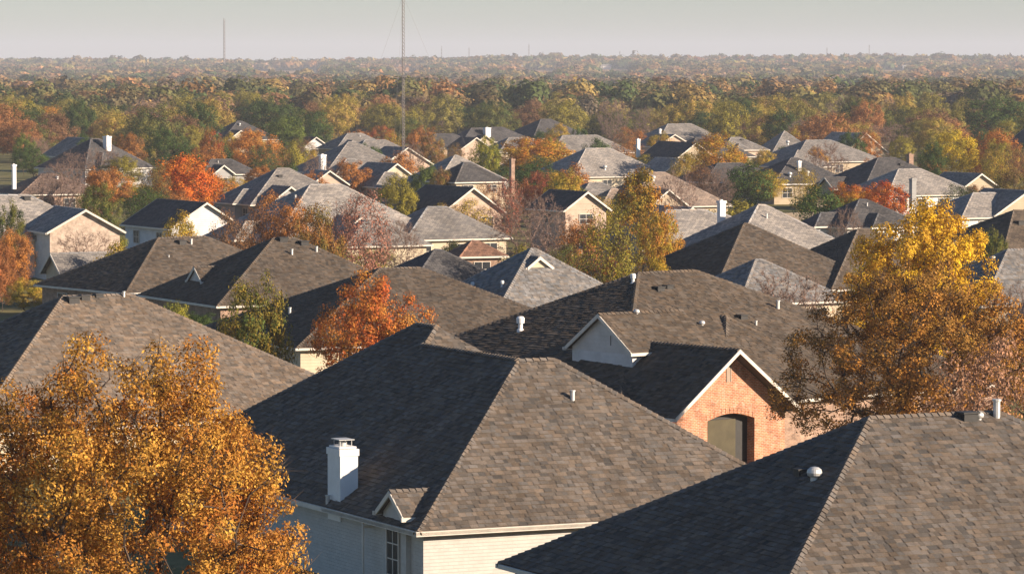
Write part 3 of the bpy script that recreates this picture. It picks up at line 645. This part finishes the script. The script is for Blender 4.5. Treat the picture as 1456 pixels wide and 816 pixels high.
def tree(proto,x,y,w,h,c1,c2,label,name='autumn_tree',cat='tree',group=None,z=None,asp=1.):
    global NT; NT+=1
    tm,cm=PROTO[proto]; z=float(ground_z(x,y)) if z is None else z
    root=empty(name,(x,y,z),label,cat,group,rz=0. if 'hero' in proto else R.uniform(0,6.28)); root.scale=(w,w*asp,h)
    t=bpy.data.objects.new('trunk',tm); COL.objects.link(t); t.parent=root
    if cm:
        c=bpy.data.objects.new('crown',cm); COL.objects.link(c); c.parent=root; c.color=(*c1,1); c['tint2']=[float(q) for q in c2]
    return root
def ptree(proto,cx,ty,wpx,zt,c1,c2,label,**k):
    D=dist_for(ty,zt); x=(cx-728)*D/F; return tree(proto,x,D,wpx*D/F*1.06,zt*1.01,c1,c2,label,**k)
ptree('hero_left',172,488,600,12.6,(.58,.33,.065),(.40,.15,.035),'big golden orange tree filling the bottom left corner')
ptree('hero_right',1312,372,350,10.8,(.48,.22,.05),(.34,.19,.05),'large russet tree with bare dark limbs behind the bottom right roof')
ptree('hero_yellow',1306,284,222,11.6,(.72,.46,.03),(.58,.34,.04),'tall yellow tree rising above the russet tree on the right')
ptree('bare0',1122,372,190,8.5,PK,MV,'pinkish bare tree left of the large russet tree',name='bare_tree')
ptree('wispy0',1405,470,190,8.6,(.44,.24,.14),(.36,.2,.13),'twiggy pinkish brown tree at the right edge beyond the bottom right roof ridge',name='autumn_tree')
ptree('hero_maple',530,380,175,8.7,(.50,.12,.035),(.48,.24,.05),'red and orange maple in front of the cream wall',name='maple_tree')
ptree('round1',352,390,112,8.3,GR,(.34,.22,.04),'green tree with golden tips beside the small white dormer')
T_=[('round0',255,218,110,9.,(.62,.14,.03),(.55,.2,.03),'vivid orange maple left of the blue-grey slope with white gable'),
('wispy0',222,232,60,8.,BR,OL,'dark brown half bare tree at the left flank of the vivid orange maple'),
('bare0',80,226,88,8.,MV,MV,'mauve bare tree in front of the white house with slate roof'),
('round2',142,258,66,7.,OL,GR,'olive bush-like tree beside the narrow lawn'),
('oval0',8,284,56,7.5,DG,OL,'dark green tree at the left edge beside the white wall'),
('round3',2,345,44,5.5,(.45,.17,.06),RU,'orange tree at the left edge below the dark green one'),
('oval1',34,188,40,7.5,GR,LM,'small green tree in front of the grey gable at the upper left'),
('round4',76,150,80,10.,(.55,.3,.04),OR,'golden orange tree left of the big dark green tree'),
('round1',162,146,108,10.,GR,DG,'big round dark green tree above the slate roofed white house'),
('round2',217,116,62,12.,OL,BR,'tall olive brown tree standing above the green ones on the left'),
('oval0',262,126,46,12.,GR,YG,'tall green tree with yellow patches right of the olive brown one'),
('oval1',296,140,44,11.,YG,OR,'tall yellow-green tree right of the tall green one'),
('round0',185,188,56,8.,OR,BR,'small rust orange tree right of the white chimney'),
('round3',238,182,66,8.5,GR,DG,'green tree in the clump behind the vivid orange maple'),
('round4',205,160,60,10.,LM,GR,'light green tree behind the white chimney'),
('round2',362,182,88,8.5,(.50,.21,.04),OR,'round orange tree above the steep blue-grey roof'),
('round3',410,166,68,9.,GR,LM,'rounded green tree right of the round orange tree'),
('round1',446,155,76,10.,DG,GR,'dark green tree behind the little white gable'),
('wispy1',432,195,54,6.,RU,OL,'rusty bush in front of the dark green tree'),
('round2',300,180,40,9.,OL,RD,'olive and dark red tree left of the round orange tree'),
('oval0',605,232,48,6.5,GR,LM,'bright green small tree right of the cream gable'),
('round3',628,238,40,6.5,RU,OL,'rusty olive tree right of the bright green small tree'),
('oval1',692,192,54,9.,LM,YG,'upright light green tree left of the yellow-orange tree'),
('round0',752,194,128,8.,(.50,.32,.04),(.5,.17,.03),'wide yellow tree with orange top left of the blue roof slope'),
('round1',610,190,50,7.,OL,RU,'olive tree in front of the light grey roof'),
('round4',768,241,62,6.5,(.28,.07,.05),RU,'dark crimson shrubby tree behind the purple bare tree'),
('wispy0',724,250,54,7.5,(.42,.12,.07),PK,'pinkish red tree next to the brick chimney'),
('bare0',762,268,120,8.,MV,MV,'purple-brown bare tree between the buff gable and the two-storey gable',),
('cone0',905,238,120,11.,(.30,.24,.04),(.50,.2,.04),'tall green tree with orange patches right of the two-storey gable'),
('wispy1',866,292,120,9.,OL,YG,'wispy olive tree behind the central dark roof'),
('wispy0',800,345,70,5.,OL,GR,'olive shrub beside the small cream gable'),
('round2',932,362,70,5.5,(.5,.27,.035),YG,'low yellow shrub behind the ridge of the central roof'),
('round3',936,300,70,7.5,OR,YG,'orange tree at the right flank of the tall green one'),
('round4',1022,187,100,9.5,(.40,.30,.035),(.42,.16,.035),'round yellow-green tree with rust lower half among the back houses'),
('wispy1',1000,232,60,6.,BR,RU,'brown bush at the foot of the round yellow-green tree'),
('bare1',966,238,52,9.,PK,PK,'pink bare tree in front of the flat pinkish slope'),
('bare0',1172,198,78,8.5,MV,MV,'grey-brown bare tree right of the small ranch chimney'),
('oval0',1214,184,46,8.,GR,DG,'dark green tree right of the grey-brown bare tree'),
('oval1',1196,170,50,8.5,OL,GO,'olive gold tree above the dark green one'),
('round0',1284,192,46,6.,YG,OL,'small yellow-green tree left of the bright yellow one'),
('round1',1352,184,88,9.,(.62,.42,.03),(.40,.32,.03),'bright yellow tree at the upper right'),
('round2',1326,200,44,8.,DG,GR,'dark green tree touching the left side of the bright yellow tree'),
('round3',1412,184,76,9.,(.42,.17,.05),OR,'dull orange tree right of the bright yellow tree'),
('round4',1434,238,76,7.5,OL,BR,'olive brown bush-like tree near the right edge'),
('round0',1262,256,80,6.5,(.50,.09,.025),(.45,.17,.03),'scarlet tree in front of the pale porch house'),
('round2',1205,258,76,6.,(.50,.11,.03),(.5,.28,.03),'scarlet and yellow tree left of the other scarlet tree'),
('bare0',1205,290,60,6.,MV,BR,'grey bare shrub left of the tall yellow tree'),
('round1',1402,138,140,12.,GR,DG,'very wide dark green tree above the dull orange tree'),
('round0',1300,110,92,14.,(.20,.13,.04),OL,'tallest olive brown tree on the right, breaking the woods line'),
('round3',1236,150,72,10.,GR,OL,'green tree left of the tallest olive brown tree'),
('round4',1290,150,80,9.,OL,DG,'dark olive tree below the tallest olive brown tree'),
('bare1',1262,172,80,8.,MV,MV,'mauve bare tree in front of the dark olive tree'),
('bare0',1140,168,70,8.5,MV,BR,'mauve bare tree above the broad brown-grey roof'),
('shrub0',1140,335,80,3.,GR,LM,'green hedge shrub right of the light grey roof'),
('shrub1',478,350,74,3.2,OL,YG,'olive hedge shrub at the right of the rusty shrub row'),
('shrub0',535,352,70,2.8,YG,OL,'yellow-green shrub left of the small dark roof'),
('wispy0',330,296,84,8.4,RU,BR,'rust brown shrub right of the white gable wall'),
('wispy1',367,279,84,8.8,RU,(.36,.15,.04),'russet tree at the head of the rusty shrub row'),
('round1',412,284,80,8.6,OR,RU,'orange rust tree in the middle of the rusty shrub row'),
('round4',452,286,78,8.6,(.33,.14,.04),OL,'rust and olive tree at the right of the rusty shrub row'),
('wispy0',508,268,110,9.3,(.40,.17,.11),PK,'sparse pink tree in front of the wide light grey roof'),
('round3',405,258,64,4.2,(.42,.16,.05),RU,'low rust tree before the steep blue-grey roof'),
('shrub0',160,335,60,3.,LM,YG,'yellow-green shrub below the white gable house'),
('shrub1',650,342,60,3.,OL,GR,'dark olive shrub between the small reddish roof and the grey hip roof'),
('bare1',1436,395,74,5.5,MV,BR,'grey twiggy shrub under the grey-brown roof at the right edge'),
('oval1',1412,322,48,6.,GR,OL,'small green tree right of the tall yellow tree'),
('round0',1160,208,40,6.,(.5,.3,.04),OR,'small orange-yellow tree between back roofs'),
('shrub0',250,428,42,3.4,LM,YG,'little lime shrub at the left of the green tree with golden tips'),
('round1',1080,160,70,8.,YG,OL,'yellow-green tree above the steep back roof'),
('round2',868,156,80,8.5,DG,OL,'very dark tree above the tan gabled house'),
('round3',540,178,50,6.,OL,RD,'olive red tree left of the mast foot'),
('round4',576,165,70,7.5,OL,GR,'olive green tree directly behind the mast'),
('wispy1',645,203,36,5.,RU,OL,'small rusty shrub between two blue roofs'),
('round0',1385,262,60,5.,BR,RU,'brown bush in front of the pale porch house'),
('wispy0',1442,205,50,7.,RU,BR,'rusty thin tree at the far right edge'),
('round1',1110,345,40,3.6,OL,BR,'brown ivy-like bush against the cream end wall'),
]
for t in T_:
    nm='bare_tree' if t[0].startswith('bare') else 'shrub' if t[0].startswith('shrub') else 'green_tree' if t[5] in(GR,DG,LM) else 'autumn_tree'
    ptree(*t[:8],name=nm,cat='shrub' if nm=='shrub' else 'tree')
def foot_ok(x,y,r):
    for root,vols in HOUSES.values():
        for v in vols:
            q=np.array([x,y,0])-v.o; a,b=q@v.u,q@v.v
            if -r<a<v.Lu+r and -r<b<v.Lv+r: return False
    return True
FIL=[('rust brown',RU,OR),('olive',OL,YG),('dark green',DG,GR),('golden yellow',YG,GO),('mauve brown',MV,BR)]
fp=[]; tr=0
while len(fp)<170 and tr<16000:
    tr+=1; D=R.uniform(250,860); px=R.uniform(-10,1466); x=(px-728)*D/F
    if not foot_ok(x,D,1.0) or any(abs(x-a)<3.4 and abs(D-b)<7 for a,b in fp): continue
    fp.append((x,D)); nm,c1,c2=R.choices(FIL,[3,3,3,2,2])[0]; j=R.uniform(.85,1.15)
    tree(R.choice(['bare0','bare1']) if nm[0]=='m' else R.choice(['round%d'%R.randint(0,4),'oval0','wispy0','shrub1']),x,D,R.uniform(4.5,8.)*min(1,D/420),R.uniform(3.5,7.8)*min(1,D/420),tuple(q*j for q in c1),c2,nm+' bushy shrub growing in a yard between the houses',name='yard_shrub',cat='shrub',group=nm+' shrubs in the yards'); NT-=1
# ---- first rows of the woods: single trees
PAL=[('rust orange',OR,RU),('rusty brown',RU,BR),('golden yellow',GO,YG),('olive',OL,YG),('dark green',DG,GR),('mid green',GR,OL),('crimson',(.33,.08,.04),RU),('yellow-green',YG,OL),('mauve bare',MV,MV)]
PW=[2.4,4,4.5,6,5,5.5,.5,5,2.5]
def start_D(px):
    if px<300: return 760
    if px<420: return 890
    if px<1000: return 905
    if px<1180: return 800
    return 760
NW=300-NT; placed=[]; tries=0
while len(placed)<NW and tries<20000:
    tries+=1; k=len(placed)/NW
    px=R.uniform(-30,1486); D=start_D(px)+(R.random()**1.0)*330; x=(px-728)*D/F
    if any((x-a)**2+((D-b)*.8)**2<(6.3)**2 for a,b in placed) or not foot_ok(x,D,3): continue
    placed.append((x,D)); nm,c1,c2=R.choices(PAL,PW)[0]
    w=R.uniform(8.5,13.5); h=R.uniform(7.5,12.5)
    pr='bare%d'%R.randint(0,1) if 'bare' in nm else R.choice(['round0','round1','round2','round3','round4','oval0','oval1'])
    j=R.uniform(.85,1.15); c1=tuple(q*j*.82+.18*j*sum(c1)/3 for q in c1)
    tree(pr,x,D,w if pr[0]!='o' else w*1.2,h,c1,c2,nm+' tree in the first rows of the woods behind the houses',name='bare_tree' if 'bare' in nm else 'woodland_tree',group=nm+' trees in the first rows of the woods')
# ---- far woods as one mass
CLEAR=[(352,462),(556,606),(742,800),(845,905),(1244,1292)]
def far_woods():
    global rng; rng=np.random.default_rng(5); cs=[];rad=[];hh=[];col=[];cnt=[];cz=[]
    pal=np.array([OR,RU,GO,OL,DG,GR,(.33,.08,.04),YG,MV,BR]); pw=np.array([3.2,5,2.2,8,7,8,.8,2.5,3,5]); pw=pw/pw.sum()
    bands=[(1080,1600,8.8,420),(1600,2300,10.5,190),(2300,3400,12.5,100),(3400,5000,14,55),(5000,7000,15.,36)]
    for d0,d1,sp,n in bands:
        y=d0
        while y<d1:
            hw=.137*y+25; xs=np.arange(-hw,hw,sp)+rng.normal(size=int(np.ceil(2*hw/sp)))*sp*.33
            ys=y+rng.normal(size=len(xs))*sp*.33
            # low frequency patches of colour
            pn=np.sin(xs/70+ys/210)+np.sin(xs/31-ys/140+2)+rng.normal(size=len(xs))*.9
            for x,yy,q in zip(xs,ys,pn):
                px=728+F*x/yy
                if 4700<yy<5350 and any(a<px<b for a,b in CLEAR) or (352<px<462 and 4700<yy<5850): continue
                if any(abs(px-bp)<bw and bd-500<yy<bd+15 for bp,bw,bd in FARB): continue
                if rng.random()<.05: continue
                k=rng.choice(len(pal),p=pw); pt=np.sin(x/95+yy/330+np.sin(yy/170))+np.sin(x/43-yy/260)
                if q>1.2 and rng.random()<.5: k=rng.choice([0,1,2])
                if q<-1.2 and rng.random()<.5: k=rng.choice([3,4,5])
                r=rng.uniform(.42,.9)*sp+.4; h=(rng.uniform(6.5,11.5)+(rng.random()<.08)*4+(yy>5600)*(rng.uniform(-2,5)+(rng.random()<.03)*6))*(.25 if 3800<yy<=4700 and any(a-2<px<b+2 for a,b in CLEAR) else 1)
                cs.append((x,yy)); rad.append(r); hh.append(h); col.append((pal[k]*.62+.38*(np.array(RU)*1.1 if pt>.5 else np.array(OL)*.7 if pt<-.5 else np.array(GR)))*rng.uniform(.8,1.2)); cnt.append(n)
            y+=sp*.92
    col=[c*.72+.28*np.mean(c)*np.array((1.15,1.,.72)) for c in col]
    cs=np.array(cs);rad=np.array(rad);hh=np.array(hh);col=np.array(col);cnt=np.array(cnt); gz=ground_z(cs[:,0],cs[:,1])
    print('far trees',len(cs))
    idx=np.repeat(np.arange(len(cs)),cnt); n=len(idx)
    d=rng.normal(size=(n,3)); d[:,2]=np.abs(d[:,2])*1.0-.35; d/=np.linalg.norm(d,axis=1,keepdims=True)
    # lumps: each tree has 5 sub-lobes
    nl=7; lob=rng.normal(size=(len(cs),nl,3)); lob[:,:,2]=np.abs(lob[:,:,2]); lob/=np.linalg.norm(lob,axis=2,keepdims=True); lob*=.55
    li=rng.integers(0,nl,n); lc=lob[idx,li]
    pos=lc+d*(.42+.15*rng.random(n))[:,None]
    vr=hh[idx]*.5
    P=np.stack([cs[idx,0]+pos[:,0]*rad[idx],cs[idx,1]+pos[:,1]*rad[idx],gz[idx]+hh[idx]*.52+pos[:,2]*vr],1)
    S=rad[idx]*np.where(cnt[idx]>300,.22,np.where(cnt[idx]>150,.32,np.where(cnt[idx]>80,.42,np.where(cnt[idx]>45,.55,.7))))*rng.uniform(.6,1.3,n)
    nn=d*.8+pos/np.linalg.norm(pos,axis=1,keepdims=True)*.8+rng.normal(size=(n,3))*.35
    lt=rng.random((len(cs),nl)); tone=.5*lt[idx,li]+.5*rng.random(n)
    me=leaf_mesh('woods',P,nn,S,.9,tone,M['woods'],tint=col[idx],tri=True); print('woods leaves',n)
    o=bpy.data.objects.new('woods',me); COL.objects.link(o); tag(o,'far autumn woods of mixed rust, gold and green crowns stretching to the horizon','woods',kind='stuff')
FARB=[]
for px,wp,py in ((147,26,96),(172,16,97),(232,14,97),(560,12,95),(612,20,96),(640,10,96),(737,12,96),(858,22,93),(1205,30,91),(1290,14,87),(1345,18,88),(1378,26,88),(1398,10,88)):
    D=5350.; z=float(ground_z((px-728)*D/F,D)); FARB.append((px,wp/2+3,D))
def far_buildings():
    lab=['leftmost long white building on the far wooded ridge','second pale building from the left on the far ridge','small pale building near the left third of the far ridge','small low building left of the mast on the far ridge','long pale building just right of the mast on the far ridge','small shed beside the long pale building right of the mast','single white building on the far ridge left of centre right','long cream building on the far ridge right of centre','long white warehouse on the far ridge above the scarlet trees','white domed barn on the far ridge at the right','pale long building right of the white domed barn','longest white building on the far ridge near the right edge','rightmost small white building on the far ridge']
    for (px,hw,D),l in zip(FARB,lab):
        x=(px-728)*D/F; z=float(ground_z(x,D)); w=(hw-3)*2*D/F; root=empty('farm_building',(x,D,z),l,'building'); m=MB(); m.obox((x-w/2,D,z-1),(w,0,0),(0,9,0),(0,0,6.)); m.build('wall',M['wpaint'],root,(x,D,z))
        r=MB(); y0,y1,zt=D-.6,D+9.6,z+5
        a,b,c,d_,e,f=[(x-w/2-.5,y0,zt),(x+w/2+.5,y0,zt),(x+w/2+.5,y1,zt),(x-w/2-.5,y1,zt),(x-w/2-.5,(y0+y1)/2,zt+2),(x+w/2+.5,(y0+y1)/2,zt+2)]
        r.face([a,b,f,e]); r.face([c,d_,e,f]); r.face([a,e,d_]); r.face([b,c,f]); r.face([a,d_,c,b]); ro=r.build('roof',M['far'],root,(x,D,z)); ro.color=(.4,.37,.34,1)
far_buildings(); far_woods()
# ------------------------------------------------------------ masts
def mast(x,y,top,w,label,z=0,guys=True,step=1.2,bar=.05):
    root=empty('radio_mast',(x,y,z),label,'radio mast'); m=MB(); c=[np.array([x+w*math.cos(a),y+w*math.sin(a),0]) for a in (.3,.3+2.094,.3+4.189)]
    for p in c: m.bar(p+(0,0,z),p+(0,0,top),bar*1.3,bar*1.3,up=(0,1,0))
    k=0; zz=z
    while zz<top-step:
        for i in range(3):
            a,b=c[i],c[(i+1)%3]; m.bar(a+(0,0,zz),b+(0,0,zz+step),bar,bar); m.bar(a+(0,0,zz),b+(0,0,zz),bar*.9,bar*.9)
        zz+=step
    m.build('lattice_tower',M['mast'],root,(x,y,z))
    if guys:
        g=MB(); 
        for an in (.4,2.5,4.6):
            for zt in (top*.55,top*.95): g.bar((x+(zt*.45)*math.cos(an),y+zt*.45*math.sin(an),z),(x,y,zt),.012,.012,up=(.1,.2,.97))
        g.build('guy_wire',M['mast'],root,(x,y,z))
D=600.; mast((573.5-728)*D/F,D,31.5,.24,'tall thin guyed lattice mast rising out of the top of the view',step=.55,bar=.035)
D=4800.; mast((319.5-728)*D/F,D,20+(87-27)*D/F,1.1,'single distant mast on the horizon at the left',z=float(ground_z((319-728)*D/F,D)),guys=False,step=4,bar=.35)
for i,(px,ty,l) in enumerate(((628,66,'faint thin mast on the horizon right of the tall mast'),(667,68,'second faint mast right of the tall mast'),(752,63,'faint mast on the horizon near the middle'),(881,73,'short faint mast right of the middle on the horizon'),(1175,68,'short dark mast on the horizon above the right woods'),(1235,64,'thin faint mast right of the short dark mast'))):
    D=6200.; mast((px-728)*D/F,D,20+(87-ty)*D/F,.7,l,z=5.,guys=False,step=5,bar=.18)
# ------------------------------------------------------------ fences
def fence(x0,y0,x1,y1,label,h=1.85):
    root=empty('wooden_fence',(x0,y0,0),label,'fence'); p=np.array([x0,y0,0.]);q=np.array([x1,y1,0.]);d=q-p;Ln=np.linalg.norm(d);d/=Ln;n=np.array([-d[1],d[0],0]); m=MB(); s=0
    while s<Ln: m.obox(p+d*s,d*.135,n*.02,(0,0,h+R.uniform(-.03,.02)),R.random()); s+=.15
    m.build('board_panel',M['fence'],root,(x0,y0,0)); 
    s=0
    while s<=Ln: 
        b=MB(); b.obox(p+d*s+n*.03,d*.1,n*.1,(0,0,h+.05)); b.build('post',M['fence'],root,(x0,y0,0)); s+=2.4*max(1,Ln/24)
for a in ((-75,575,-56,560,'board fence behind the narrow lawn on the left'),(-22,500,-8,520,'board fence behind the yellow lawn below the cream gable'),(40,520,62,531,'board fence beyond the tan ranch house yard'),(12,560,30,572,'board fence left of the dark blue sloped house'),(30,470,46,478,'board fence in front of the shed beside the ranch house'),(-60,440,-46,447,'board fence behind the olive bush-like tree'),(22,420,32,425,'board fence behind the tall pale chimney')): fence(*a)
# ------------------------------------------------------------ ground, haze, sky, sun, camera
def ground():
    ys=np.concatenate([np.arange(-60,900,60),np.arange(900,7400,130),[8000,10000,14000,22000]]); xs=np.concatenate([[-9000,-3500],np.arange(-1500,1501,75),[3500,9000]])
    X,Y=np.meshgrid(xs,ys); Z=ground_z(X,Y); Z=np.where(Y>7400,np.minimum(Z,19-(Y-7400)*.002),Z); nv=len(xs)
    v=np.stack([X,Y,Z],-1).reshape(-1,3); f=[(j*nv+i,j*nv+i+1,(j+1)*nv+i+1,(j+1)*nv+i) for j in range(len(ys)-1) for i in range(nv-1)]
    me=bpy.data.meshes.new('ground'); me.from_pydata(v.tolist(),[],f); me.polygons.foreach_set('use_smooth',[True]*len(f))
    m,nt,out=newmat('grass_and_leaf_litter'); b=N(nt,'ShaderNodeBsdfPrincipled'); L(nt,b.outputs[0],out.inputs[0]); tc=N(nt,'ShaderNodeTexCoord'); o=tc.outputs['Object']
    c=mixc(nt,maprange(nt,noise(nt,o,.12,6,.7),.42,.6,0,1),(.13,.125,.04),(.24,.2,.085)); c=mixc(nt,maprange(nt,noise(nt,o,1.5,5,.7),.5,.7,0,.6),c,(.13,.09,.05))
    g=N(nt,'ShaderNodeNewGeometry'); sp=N(nt,'ShaderNodeSeparateXYZ'); L(nt,g.outputs['Position'],sp.inputs[0]); far=maprange(nt,sp.outputs[1],2500,4200,0,1); c=mixc(nt,far,c,(.42,.26,.13))
    L(nt,c,b.inputs['Base Color']); b.inputs['Roughness'].default_value=.95; b.inputs['Specular IOR Level'].default_value=.1
    me.materials.append(m); ob=bpy.data.objects.new('ground',me); COL.objects.link(ob); ob['kind']='structure'
ground()
SUN_EL,SUN_AZ=math.radians(18),(.935,-.355)
EXPO=1.0; SKY=.057; SUNP=5.; HAZE=1.0e-4
def haze():
    m,nt,out=newmat('haze_air'); v=N(nt,'ShaderNodeVolumePrincipled'); v.inputs['Color'].default_value=(.86,.9,1.,1); v.inputs['Density'].default_value=HAZE; v.inputs['Anisotropy'].default_value=0.
    L(nt,v.outputs[0],out.inputs['Volume']); mb=MB(); mb.obox((-9500,-100,-40),(19000,0,0),(0,22500,0),(0,0,160)); o=mb.build('haze',m); o['kind']='stuff'; o['label']='thin pale haze over the whole view'; o['category']='haze'
haze()
w=bpy.data.worlds.new('World'); scn.world=w; w.use_nodes=True; nt=w.node_tree; nt.nodes.clear()
so=N(nt,'ShaderNodeOutputWorld'); bg=N(nt,'ShaderNodeBackground'); sk=N(nt,'ShaderNodeTexSky',sky_type='NISHITA'); sk.sun_disc=False; sk.sun_elevation=SUN_EL; sk.sun_rotation=math.atan2(SUN_AZ[0],SUN_AZ[1]); sk.altitude=150; sk.air_density=1.03; sk.dust_density=.12; sk.ozone_density=5.
L(nt,sk.outputs[0],bg.inputs[0]); bg.inputs[1].default_value=SKY; L(nt,bg.outputs[0],so.inputs[0])
l=bpy.data.lights.new('sun','SUN'); l.energy=SUNP; l.angle=math.radians(.5); l.color=(1,.825,.64); lo=bpy.data.objects.new('sun',l); COL.objects.link(lo)
sd=Vector((SUN_AZ[0]*math.cos(SUN_EL),SUN_AZ[1]*math.cos(SUN_EL),math.sin(SUN_EL))); lo.rotation_euler=sd.to_track_quat('Z','Y').to_euler(); lo.location=(60,-20,60)
cam=bpy.data.cameras.new('camera'); cam.sensor_width=36; cam.lens=36*F/1456; cam.clip_start=1; cam.clip_end=40000; co=bpy.data.objects.new('camera',cam); COL.objects.link(co); co.location=(0,0,H); co.rotation_euler=(math.pi/2-PA,0,0); scn.camera=co
scn.view_settings.view_transform='Standard'; scn.view_settings.look='None'; scn.view_settings.gamma=1; scn.view_settings.use_curve_mapping=False; scn.view_settings.exposure=EXPO
try:
    scn.cycles.volume_bounces=0; scn.cycles.max_bounces=6; scn.cycles.transmission_bounces=4; scn.cycles.transparent_max_bounces=8
except Exception as e: print(e)
